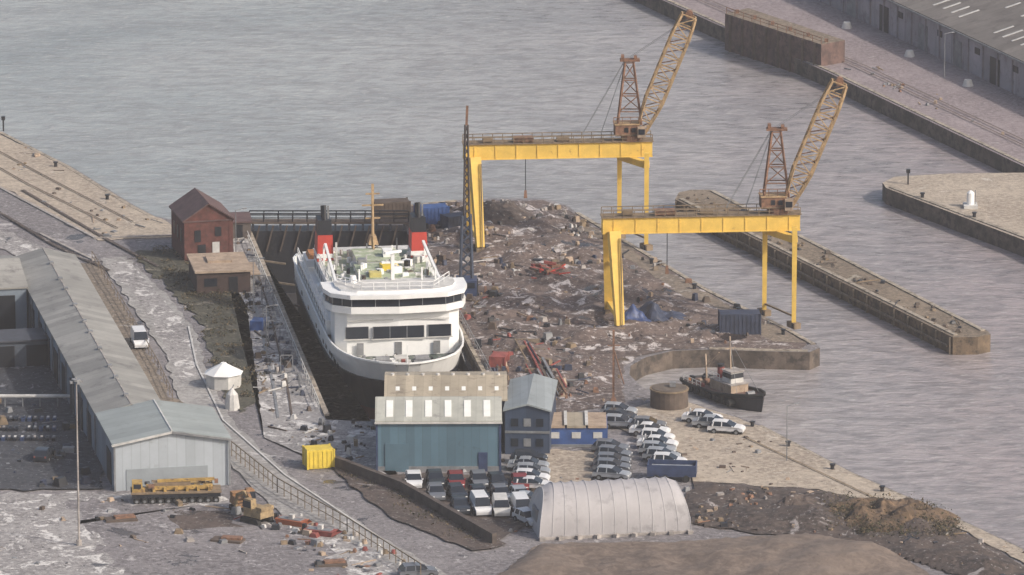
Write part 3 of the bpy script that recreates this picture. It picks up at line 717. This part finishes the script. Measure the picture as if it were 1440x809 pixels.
for x in (8,30,44,57,70,86): b.box('windows',(x,-.05,3.6),(1.6,.1,.9),dark)
b.beam('gutter',(0,-.4,5.1),(Lw,-.4,5.1),.25,steel)
b.finish('warehouse',(46,177,0),wa)
b=B()
for i,(x,y) in enumerate(((57,137),(64,117),(49,157))):
    b.tube('domes',(x,y,0),(x,y,.9),.8,offw,r2=.5,n=10)
b.finish('mooring_buoys')
b=B(); b.tube('tank',(0,0,.3),(0,0,1.9),.5,white,n=12); b.tube('tank',(0,0,1.9),(0,0,2.2),.5,white,r2=.15,n=12); b.box('plinth',(0,0,.2),(1.8,2.4,.4),offw); b.beam('ladder',(.6,0,0),(.6,0,2.3),.1,steel)
b.finish('white_tank',(59.3,43,0))
b=B(); b.beam('p',(0,0,0),(0,0,1.6),.2,black); b.box('p',(0,0,1.8),(.5,.5,.5),black); b.finish('navigation_light',(-69.2,88,0)); place(b,'navigation_light',(52,56,0))
# ------------------------------------------------------------ vehicles
def car_mesh(name,paint,L=4.3,Wd=1.78,H=1.45,kind='hatch'):
    b=B(); w=Wd/2
    if kind=='hatch': lo=[(-.5,.35),(-.5,.78),(-.47,.92),(.2,.95),(.40,.86),(.48,.72),(.5,.58),(.49,.3)]; cab=[(-.47,.93),(-.38,H-.05),(-.26,H-.01),(-.08,H),(.04,H-.05),(.24,.93)]
    elif kind=='saloon': lo=[(-.5,.35),(-.5,.85),(-.3,.93),(.2,.93),(.42,.82),(.49,.66),(.5,.55),(.49,.3)]; cab=[(-.35,.92),(-.22,H-.06),(-.14,H-.01),(0,H),(.06,H-.05),(.24,.92)]
    else: lo=[(-.5,.35),(-.5,1.1),(-.49,1.15),(.3,1.12),(.44,.98),(.49,.75),(.5,.6),(.49,.3)]; cab=[(-.49,1.14),(-.47,H-.08),(-.42,H),(.12,H),(.2,H-.06),(.36,1.11)]
    n=len(lo); vs=[(x*L,-w,z) for x,z in lo]+[(x*L,w,z) for x,z in lo]
    vs=[(x,y*(.90 if abs(x)>.46*L else 1),z) for x,y,z in vs]
    b.add('body',vs,[(i,(i+1)%n,n+(i+1)%n,n+i) for i in range(n)]+[tuple(range(n)),tuple(range(n,2*n))],paint)
    m=len(cab)
    def yy(z): return w*(.95-.18*(z-.93)/(H-.93))
    vs=[(x*L,-yy(z),z) for x,z in cab]+[(x*L,yy(z),z) for x,z in cab]
    b.add('body',vs,[(0,1,m+1,m)],glass if kind!='van' else paint); b.add('body',vs,[(k,k+1,m+k+1,m+k) for k in (1,2,3)],paint); b.add('body',vs,[(4,5,m+5,m+4)],glass)
    b.add('body',vs,[tuple(range(m)),tuple(range(m,2*m))],glass if kind!='van' else paint)
    for s in (-1,1):
        if kind!='van':
            b.beam('body',(-.1*L,s*w*.96,.93),(-.1*L,s*w*.80,H-.03),.1,paint); b.beam('body',(-.36*L,s*w*.94,.93),(-.34*L,s*w*.80,H-.06),.14,paint)
        b.box('body',(.485*L,s*w*.65,.66),(.06,.3,.14),skyl); b.box('body',(-.495*L,s*w*.7,.75),(.06,.2,.2),redd)
        b.box('body',(.2*L,s*(w+.06),.98),(.15,.18,.12),paint)
        for x in (-.31,.31): b.tube('body',(x*L,s*(w-.16),.32),(x*L,s*(w+.02),.32),.32,tyre,n=12); b.tube('body',(x*L,s*(w),.32),(x*L,s*(w+.03),.32),.18,steel,n=8)
    b.box('body',(0,0,.32),(L*.97,Wd*.9,.2),black)
    b.name=name; b.made=False
    return b
cw=M('car_white',(.66,.66,.67),.3,.1); cs=M('car_silver',(.38,.40,.43),.3,.1,metal=.3); cd=M('car_dark',(.03,.035,.045),.2,.1); cr=M('car_red',(.20,.03,.03),.3,.1); cb=M('car_blue',(.045,.075,.16),.25,.1); cg=M('car_grey',(.14,.15,.17),.25,.1)
lib=[]
for p in (cw,cs,cd,cr,cb,cg): lib.append(car_mesh('parked_car',p,4.1,1.75,1.45)); 
lib+= [car_mesh('parked_car',cs,4.5,1.78,1.42,'saloon'),car_mesh('parked_car',cw,4.5,1.78,1.42,'saloon')]
vans=[car_mesh('parked_van',cw,4.6,1.85,1.95,'van'),car_mesh('parked_van',offw,4.4,1.85,1.8,'van')]
def putcar(b,x,y,rz):
    if not b.made: b.finish(b.name,(x,y,.05),rz); b.made=True
    else: place(b,b.name,(x,y,.05),rz)
random.seed(33)
pick=lambda ws: random.choices(range(8),ws)[0]
for i in range(5): putcar(lib[pick([2,5,3,0,1,4,5,2])],10.9+i*.06+R(-.4,.4),-76.5-i*2.7+R(-.3,.3),math.radians(-12)+R(-.08,.08))
for i in range(7): putcar(lib[pick([4,5,2,0,1,2,4,3])],15.2+R(-.4,.4)+i*.3,-66.5-i*2.6+R(-.3,.3),math.radians(-10)+R(-.08,.08))
for i in range(3): putcar(lib[pick([2,3,4,0,1,4,2,1])],12.4+R(-.3,.3),-60.5-i*2.6,math.radians(-12)+R(-.05,.05))
for i in range(5): putcar(lib[pick([4,4,2,0,0,2,4,3])],1.9+R(-.3,.3)+i*.05,-80.5-i*2.7+R(-.3,.3),math.radians(-8)+R(-.08,.08))
for i in range(6): putcar(lib[[0,2,3,5,2,3][i]],-10.8+i*2.35+R(-.2,.2),-89.5-i*.25+R(-.5,.5),math.radians(-82)+R(-.08,.08))
for i in range(5): putcar(lib[[5,2,2,5,1][i]],-8.4+i*2.3+R(-.3,.3),-95+R(-.5,.5)-i*.25,math.radians(-80)+R(-.08,.08))
for i in range(3): putcar(vans[i%2],-3.4+i*2.2,-100.5+R(-.4,.4)-i*.2,math.radians(-82)+R(-.08,.08))
putcar(lib[0],1.7,-104.8,math.radians(-60)); putcar(lib[6],1.6,-97.5,math.radians(-15)); putcar(lib[2],-5.6,-100.2,math.radians(-80))
for x,y,k in ((21.6,-63.4,7),(22.7,-65.8,6),(24.2,-68,0)): putcar(lib[k],x,y,math.radians(-14))
putcar(vans[0],-44.2,-28.6,math.radians(-80)); putcar(lib[2],-52,-79,1.4)
putcar(lib[5],-9.8,-125,.2)
b=B(); b.box('bed',(0,0,.75),(5.4,2.4,.25),navy)
for s in (-1,1): b.box('sides',(0,s*1.15,1.35),(5.4,.1,1.1),navy); b.box('sides',(s*2.65,0,1.35),(.1,2.2,1.1),navy)
b.box('load',(0,0,1.2),(5,2.1,.6),M('load',(.25,.27,.3),.8,.4,2),0,.9,.7)
for x in (-1.7,-.7,1.6):
    for s in (-1,1): b.tube('wheels',(x,s*1.15-.15,.4),(x,s*1.15+.15,.4),.4,tyre,n=10)
b.finish('skip_trailer',(17.6,-87.2,0),-.08)
def cont(name,loc,rz,m,L=6,w=2.4,h=2.5):
    b=B(); b.box('shell',(0,0,h/2+.1),(L,w,h),m)
    for i in range(int(L/.5)): b.box('ribs',(-L/2+.3+i*.5,-w/2-.03,h/2+.1),(.2,.06,h-.3),m); b.box('ribs',(-L/2+.3+i*.5,w/2+.03,h/2+.1),(.2,.06,h-.3),m)
    for x in (-L/2,L/2):
        for y in (-w/2,w/2): b.box('posts',(x,y,h/2+.1),(.18,.18,h+.1),m)
    b.box('door',(L/2+.03,0,h/2+.1),(.06,w-.3,h-.3),steel); b.finish(name,loc,rz)
cont('shipping_container',(27.2,-22.5,0),.05,dkn,4.8)
cont('shipping_container',(-10.3,34,0),.25,blue,4,2.2,2.2)
cont('shipping_container',(-6.8,31,0),.5,dkn,4,2.2,1.8)
cont('shipping_container',(-15.5,37,0),.2,dkb,4.5,2.2,2.2)
cont('shipping_container',(-30.4,-21,0),1.4,blue,2.0,1.4,1.2)
cont('yellow_container',(-21.4,-82,0),.25,yel2,3.0,2.3,2.1)
cont('shipping_container',(-1.5,-38,0),1.4,redd,2.6,1.8,1.3)
heap('blue_tarpaulin',(17.4,-15.5,0),3.6,3,1.9,dkn,24,0,4,.9); heap('blue_tarpaulin',(14.8,-17.5,0),2.3,2.4,1.6,M('tarp_blue',(.035,.06,.16),.5,.4,2),24,0,9,.9)
def tug():
    b=B(); st=[(-7,1.6),(-6.4,2.05),(-4,2.35),(1,2.4),(4,2.1),(6,1.3),(7.2,.5),(7.7,.03)]
    def sh(x): return .9+max(0,x)*.13
    for s in (-1,1):
        for i in range(len(st)-1):
            (x0,h0),(x1,h1)=st[i],st[i+1]
            b.add('hull',[(x0*.95,s*h0*.8,-.4),(x1*.95,s*h1*.7,-.4),(x1,s*h1,sh(x1)),(x0,s*h0,sh(x0))],[(0,1,2,3)],black)
            b.tube('fender',(x0,s*h0,sh(x0)),(x1,s*h1,sh(x1)),.16,tyre)
    b.add('hull',[(-6.7,-1.3,-.4),(-6.7,1.3,-.4),(-7,1.6,.9),(-7,-1.6,.9)],[(0,1,2,3)],black)
    dk=[(x,-h,.65+max(0,x)*.1) for x,h in st]+[(x,h,.65+max(0,x)*.1) for x,h in reversed(st)]
    b.add('deck',dk,[tuple(range(len(dk)))],M('tug_deck',(.14,.085,.07),.8,.3,2))
    b.box('deckhouse',(.6,0,1.4),(4.4,2.4,1.3),tan); b.box('deckhouse',(.6,0,2.1),(4.6,2.6,.12),conc)
    b.box('wheelhouse',(1.4,0,2.8),(1.8,1.8,1.3),offw,0,.92,.92); b.box('wheelhouse_windows',(1.4,0,3.0),(1.8,1.8,.55),glass,0,.98,.98); b.box('wheelhouse_roof',(1.4,0,3.5),(2.0,1.9,.13),conc)
    b.tube('funnel',(-1,0,2.1),(-1.1,0,3.4),.45,redd,r2=.4,n=10); b.tube('funnel',(-1.1,0,3.4),(-1.12,0,3.7),.42,black,n=10)
    b.beam('mast',(.9,0,3.5),(.7,0,7.4),.16,tan); b.beam('mast',(.8,-.7,6),(.8,.7,6),.12,tan); b.beam('mast',(-4,0,.8),(-4.3,0,4.2),.16,tan); b.beam('mast',(-4,0,2.8),(-1.5,0,5.0),.1,tan)
    for s in (-1,1): b.beam('stays',(.72,0,7),(4.5,s*1.5,1.4),.04,steel)
    b.tube('winch',(-3.4,-.7,1.1),(-3.4,.7,1.1),.4,rust,n=10); b.tube('winch',(5,-.5,1.5),(5,.5,1.5),.3,steel,n=10)
    for i in range(8): b.tube('tyres',(-5+i*1.3,-2.3 if i<7 else -1.6,.5),(-5+i*1.3,-2.55,.5),.4,tyre,n=10)
    b.rail('rails',[(-6,-1.9,.8),(-2,-2.2,.8)],.8,offw,1,.06); b.rail('rails',[(-2,-1.2,2.2),(.4,-1.2,2.2)],.7,offw,1,.06)
    for i in range(18): b.box('deck_gear',(R(-6,-2),R(-1.5,1.5),1.0),(R(.2,.7),R(.2,.6),R(.3,.8)),random.choice([tan,offw,rust,black,orange,redd]))
    b.finish('tugboat',(24.9,-44.5,-2.0),math.atan2(-12,7.6))
tug()
b=B(); b.tube('wall',(0,0,0),(0,0,2.1),2.2,dkb,r2=2.15,n=24); b.tube('rim',(0,0,2.1),(0,0,2.25),2.25,walk,n=24); b.tube('lid',(0,0,2.25),(0,0,2.31),2.0,M('tank_lid',(.13,.105,.085),.8,.3,1),n=24)
b.box('hatch',(.4,.3,2.6),(.7,.7,.5),steel); b.finish('round_tank',(18.0,-56.5,0))
b=B(); b.beam('mast',(0,0,0),(0,0,9.2),.24,rust); b.beam('mast',(-.7,0,7.4),(.7,0,7.4),.12,rust); b.box('mast',(0,0,.6),(1,1,1.2),rust,0,.5,.5); b.beam('mast',(0,0,7),(1.2,-.8,3),.1,rust)
b.finish('derrick_mast',(11.6,-57,0))
b=B(); b.tube('walls',(0,0,0),(0,0,1.7),2.1,offw,n=8,cap=False); b.tube('roof',(0,0,1.7),(0,0,2.7),2.35,white,r2=.5,n=8); b.tube('roof',(0,0,2.7),(0,0,2.9),.5,white,r2=.3,n=8)
b.finish('round_marquee',(-33.4,-47.5,0),.3)
b=B(); b.tube('sack',(0,0,0),(0,0,1.8),.9,offw,r2=.65,n=10); b.tube('sack',(0,0,1.8),(0,0,2.5),.65,offw,r2=.12,n=10); b.beam('loop',(0,0,2.4),(.2,0,2.9),.1,steel); b.finish('silo_bag',(-32.0,-57.5,0))
def transporter(name,loc,rz):
    b=B(); b.box('chassis',(0,0,1.0),(9.6,2.6,.45),black)
    for i in range(11):
        for s in (-1,1):
            b.tube('wheels',(-4.3+i*.86,s*1.2-.2,.42),(-4.3+i*.86,s*1.2+.2,.42),.36,tyre,n=10)
            b.tube('wheels',(-4.3+i*.86,s*1.4,.42),(-4.3+i*.86,s*1.43,.42),.17,steel,n=8)
    b.box('deck',(0,0,1.3),(9.8,2.8,.16),walk)
    my=M('machine_yellow',(.46,.30,.09),.65,.3,1.2,(.18,.11,.06),.5)
    b.box('upper_frame',(.7,.2,1.7),(6.6,1.8,.4),my); b.box('upper_frame',(-.5,.2,2.05),(4.2,1.5,.3),walk)
    for x in (-3.5,-2.4,-1.2,0,1.2,2.4,3.6): b.box('supports',(x,-.9,1.6),(.3,.3,.5),my)
    b.beam('boom',(-2,0,2.35),(4.2,-.2,2.5),.3,my); b.box('cab',(-4.2,-.3,1.9),(1.1,1.5,1.1),my); b.box('cab_glass',(-4.2,-1.07,2.05),(.8,.05,.5),glass)
    for i in range(24): b.box('fittings',(R(-4.5,4.5),R(-1.2,1.2),1.6+R(0,.6)),(R(.2,.7),R(.2,.5),R(.2,.5)),random.choice([my,black,steel,rust,dkb]))
    b.finish(name,loc,rz)
transporter('modular_transporter',(-36.5,-96,0),.09)
def digger(loc,rz,m,name='excavator'):
    b=B()
    for s in (-1,1):
        b.box('tracks',(0,s*.95,.4),(3.0,.5,.75),tyre,0,.8,1)
    b.box('body',(-.3,0,1.35),(2.6,2.1,.9),m,0,.92,.9); b.box('body',(-1.2,0,1.9),(.9,1.9,.4),m); b.box('cab',(.4,.6,2.1),(1.2,.9,1.3),m,0,.85,.85); b.box('cab',(.5,.6,2.2),(1.25,.92,.7),glass,0,.9,.9)
    b.beam('boom',(.6,-.3,1.6),(2.2,-.3,3.0),.34,m); b.beam('boom',(2.2,-.3,3.0),(3.2,-.3,2.5),.3,m); b.beam('arm',(3.2,-.3,2.6),(3.5,-.3,1.1),.26,m); b.beam('ram',(1,-.3,1.5),(2.3,-.3,2.5),.12,steel)
    b.box('bucket',(3.4,-.3,.7),(.8,.9,.8),steel,0,.6,1); b.finish(name,loc,rz)
digger((-29,-100.5,0),-1.2,M('digger_orange',(.34,.18,.08),.7,.3,1.3,(.14,.09,.06),.5)); digger((-27.4,-104.5,0),2.4,M('digger_tan',(.33,.24,.13),.7,.3,1.3,(.15,.11,.07),.52))
def workboat(loc,rz,m):
    b=B(); b.box('hull',(0,0,.45),(3.0,1.3,.6),m,0,1.15,1.15); b.add('hull',[(1.5,-.65,.15),(1.5,.65,.15),(1.72,.75,.75),(1.72,-.75,.75),(2.6,0,.8)],[(0,1,4),(0,4,3),(1,2,4)],m)
    b.box('well',(-.1,0,.78),(2.8,1.0,.06),steel); b.box('console',(0,0,1.0),(.5,.5,.5),offw); b.box('engine',(-1.9,0,.8),(.4,.4,.7),black); b.finish('work_boat',loc,rz)
workboat((-23.6,-105.5,0),-.5,M('boat_orange',(.36,.11,.05),.6,.2,1)); workboat((-20.4,-109.5,0),-.4,redd)
b=B(); random.seed(2)
for i in range(30):
    x=-24+i*.5+R(-1.4,1.4); y=-103.5-i*.65+R(-1.7,1.7); m=random.choice([offw,conc,redd,tan,offw,walk]); r=R(.2,.4)
    b.tube('buoys',(x,y,.05),(x,y,r*1.5),r,m,r2=r*.6,n=8)
b.finish('mooring_buoys')
b=B(); b.box('a',(0,0,.2),(3.4,1.6,.4),dkb,0); b.box('a',(.4,.2,.5),(2.2,1.0,.25),rust,.1); b.finish('steel_plates',(-42,-104,0),.2); place(b,'steel_plates',(-30.2,-112,0),-.3); place(b,'steel_plates',(-19,-121,0),.1)
b=B(); b.tube('column',(0,0,0),(0,0,18.5),.12,conc,r2=.07,n=8); b.tube('base',(0,0,0),(0,0,.8),.3,conc,n=8); b.tube('head_frame',(0,0,18.2),(0,0,18.4),.5,steel,n=10)
for i in range(4):
    a=i*math.pi/2+.4; b.box('lamps',(.55*math.cos(a),.55*math.sin(a),18.1),(.35,.35,.25),steel,a)
b.finish('lighting_mast',(-45.9,-113.6,0))
b=B(); b.tube('column',(0,0,0),(0,0,6.5),.07,steel,r2=.05,n=6); b.beam('arm',(0,0,6.4),(1.1,0,6.6),.07,steel); b.box('lamp',(1.2,0,6.55),(.5,.22,.13),steel); b.finish('street_lamp',(-28.9,-35,0),.2)
for p in ((-31.3,-12),(30.5,-80),(-34.5,14),(61,122)): place(b,'street_lamp',(p[0],p[1],0),.4)
b=B(); b.rail('panels',[(-31.2,-78,0),(-25.6,-93,0),(-17.6,-108.5,0),(-9.5,-126,0)],1.8,wood,1.6,.1); b.finish('security_fence')
b=B(); b.rail('panels',[(-52.5,14,0),(-47,-12,0),(-41.4,-40,0),(-39,-54,0)],1.2,wood,2.5,.08); b.finish('post_fence')
b=B(); b.prism('wall',[(-20.2,-82),(-19.7,-81.6),(-11.6,-92.6),(-1.6,-112.8),(-2.1,-113.2),(-12.1,-92.9)],0,1.3,M('retaining',(.085,.068,.06),.9,.4,1)); b.finish('retaining_wall')
random.seed(9); b=B()
for i in range(22):
    x=.4+R(-.6,2.6); m=random.choice([redd,redd,dkn,rust,steel,dkb,walk])
    y=-26-R(0,22); L=R(6,11); x+= (-26-y)*.13
    z=R(.5,1.1); b.beam('sections',(x,y,z),(x+L*.135,y-L,z+R(-.05,.1)),R(.12,.32),m)
for i in range(6): b.box('trestles',(1.5+i*.6,-28-i*4.6,.35),(3.6,.4,.7),wood)
b.finish('steel_beam_stack')
b=B()
for i in range(40):
    x,y=R(2.8,6.2),R(2.5,7.5); a=R(0,3.14); L=R(.6,1.7); z=R(.6,2.2)
    b.beam('bars',(x,y,z*.6),(x+L*math.cos(a),y+L*.7*math.sin(a),z*.7),R(.14,.34),random.choice([redd,redd,red,rust,dkb]))
b.finish('scrap_steel_pile')
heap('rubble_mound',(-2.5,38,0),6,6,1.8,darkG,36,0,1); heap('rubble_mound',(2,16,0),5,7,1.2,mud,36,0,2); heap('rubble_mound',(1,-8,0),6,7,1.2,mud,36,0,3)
heap('soil_heap',(40,-103,0),8,6.5,1.7,M('brown_soil',(.15,.10,.062),.95,.4,.8,(.07,.05,.038),.48,bmp=.8),36,0,8,.8); heap('soil_heap',(31,-99,0),5,4,.9,darkG,36,0,12,.8)
# debris
random.seed(101)
mx=[rust,walk,black,wood,dkb,tan,conc,steel,dkb,walk,dkb,black]
debris('construction_debris',pen,260,mx+[dkn],1.2,.7,.12,22,.3)
debris('construction_debris',[(-3,47),(4,46),(8,38),(12,28),(4,8),(-8,2),(-11,28),(-15,40)],170,[conc,offw,conc,walk,black,tan,dkb],1.3,.35,.08,16,.3)
debris('construction_debris',[(-8,0),(0,0),(8,-30),(10,-52),(3,-55),(-2,-45)],170,[black,rust,steel,dkb,tan,redd,dkn,black,walk],1.1,1.0,.25,12,.25)
debris('dockside_equipment',[(-33.8,26),(-36,24),(-34.5,5),(-31.9,-12),(-28.8,-50),(-27,-68),(-22.5,-63),(-24.4,-45),(-28.6,-12)],190,[steel,offw,dkn,black,walk,dkb,black,dkb,conc],.9,1.2,.25,18)
debris('dockhead_equipment',[(-22,-64),(-15.6,-64),(-15.8,-82),(-20,-82),(-26,-72)],70,[steel,offw,black,walk,black],1.0,1.3,.2,8)
debris('yard_materials',bl,100,[steel,rust,walk,black,dkb,tan,conc],1.1,.7,.15,12)
debris('yard_materials',[(-33,-99),(-26,-100),(-16,-114),(-12,-128),(-20,-126),(-27,-110)],70,[steel,rust,walk,black,redd,offw,tan],1.2,.9,.15,8)
debris('scattered_rubble',dirt,150,[tan,conc,walk,rust,black,dkb],.9,.4,.1,14,.25)
debris('yard_materials',[(-62,-38),(-52.5,-50),(-47,-78),(-46,-91),(-60,-91)],90,[black,black,dkn,walk,dkn,steel],1.6,1.4,.15,10)
debris('quayside_litter',[(22,48),(25.5,52),(56,-21.5),(53,-23.5)],90,[walk,dkb,black,stone],.7,.3,.1)
debris('quayside_litter',tanq,50,[walk,tan,steel,dkb],.6,.4,.1,8)
debris('quayside_litter',[(-68,84),(-58,62),(-44,33),(-52,25),(-66,54)],50,[walk,tan,steel,dkb],.8,.4,.1,8)
debris('quayside_litter',[(34,156),(47,129),(70,70),(74,74),(50,135),(38,160)],50,[walk,tan,steel,rust],.8,.5,.1,8)
debris('car_park_clutter',[(4,-76),(22,-90),(20,-104),(2,-108),(-4,-112),(-12,-98),(-14,-86)],60,[walk,steel,dkb,rust],.6,.5,.1)
b=B()
for i in range(13):
    y=8-i*5; x=dl(y)-2.2-R(0,1.5); h=R(1.5,3)
    for dx in (0,1.4):
        b.beam('posts',(x+dx,y,0),(x+dx,y,h),.1,steel)
    b.beam('posts',(x,y,h),(x+1.4,y,h),.1,steel); b.beam('braces',(x,y,.2),(x+1.4,y,h*.9),.07,steel)
b.finish('scaffold_frames')
b=B(); b.tube('post',(0,0,0),(0,0,.6),.22,black,n=8); b.tube('cap',(0,0,.6),(0,0,.75),.32,black,n=8)
b.finish('mooring_bollard',(27.2,-65.5,0))
for p in ((31.5,-74),(36,-83.5),(41,-92.5),(46,-101.5),(13.5,25),(18,12),(23,-1),(28,-13),(33,-23.5),(54,48),(60,37),(-52,47),(-60,66)): place(b,'mooring_bollard',(p[0]-.6,p[1],0))
def scrub(name,P,n,h):
    b=B(); cl=[rnd_in(P)+(R(.4,1.5),) for _ in range(max(8,n//90))]
    va=[];fa=[];vb=[];fb=[]
    for i in range(n):
        cx,cy,r=random.choice(cl); a=R(0,6.28); q=r*math.sqrt(random.random()); x=cx+q*math.cos(a); y=cy+q*1.4*math.sin(a); z=R(0,1)*h*(1-.6*(q/r)**2)*r
        s=R(.08,.22); V,F=(va,fa) if random.random()<.6 else (vb,fb); o=len(V)
        for k in range(3): V.append((x+R(-s,s),y+R(-s,s),max(.03,z+R(-s,s))))
        F.append((o,o+1,o+2))
    b.add('l',va,fa,leafA); b.add('l',vb,fb,leafB); b.finish(name,recalc=False)
scrub('scrub_bushes',scr,8000,.6)
scrub('scrub_bushes',[(34,-96),(45,-99),(48,-110),(40,-112),(33,-106)],14000,1.5)
scrub('scrub_bushes',[(-19,-84),(-16,-86),(-5,-104),(-3,-112),(-6,-111),(-14,-96)],3000,.4)
# ------------------------------------------------------------ low sea haze filling the harbour
b=B(); b.box('haze',(0,200,28),(1400,1400,84),steel)
hz=b.finish('sea_haze'); hm=bpy.data.materials.new('haze_air'); hm.use_nodes=True; hn=hm.node_tree; hn.nodes.clear()
ho=hn.nodes.new('ShaderNodeOutputMaterial'); hv=hn.nodes.new('ShaderNodeVolumeScatter'); hv.inputs['Color'].default_value=(.97,.94,.94,1); hv.inputs['Density'].default_value=.00036; hv.inputs['Anisotropy'].default_value=.1
hn.links.new(hv.outputs[0],ho.inputs['Volume']); hz.data.materials.clear(); hz.data.materials.append(hm)
# ------------------------------------------------------------ light, sky, camera
el=math.radians(36); ts=Vector((.86*math.cos(el),-.5*math.cos(el),math.sin(el))).normalized()
w=bpy.data.worlds.new('World'); scene.world=w; w.use_nodes=True; nt=w.node_tree
sk=nt.nodes.new('ShaderNodeTexSky'); sk.sky_type='NISHITA'; sk.sun_disc=False; sk.sun_elevation=el; sk.sun_rotation=math.atan2(ts.x,ts.y)
sk.air_density=1.0; sk.dust_density=5.0; sk.ozone_density=1.0
nt.links.new(sk.outputs[0],nt.nodes['Background'].inputs[0]); nt.nodes['Background'].inputs[1].default_value=.15
l=bpy.data.lights.new('sun','SUN'); l.energy=3.2; l.angle=math.radians(1.0); l.color=(1,.92,.82)
o=bpy.data.objects.new('sun',l); scene.collection.objects.link(o); o.rotation_euler=ts.to_track_quat('Z','Y').to_euler()
cam=bpy.data.cameras.new('camera'); co=bpy.data.objects.new('camera',cam); scene.collection.objects.link(co)
co.location=(0,-776.1,193.5); co.rotation_euler=(math.radians(90-14),0,0); cam.sensor_width=36; cam.lens=228.7; cam.clip_end=8000; cam.clip_start=1
scene.camera=co
scene.view_settings.view_transform='Standard'; scene.view_settings.look='None'; scene.view_settings.exposure=0
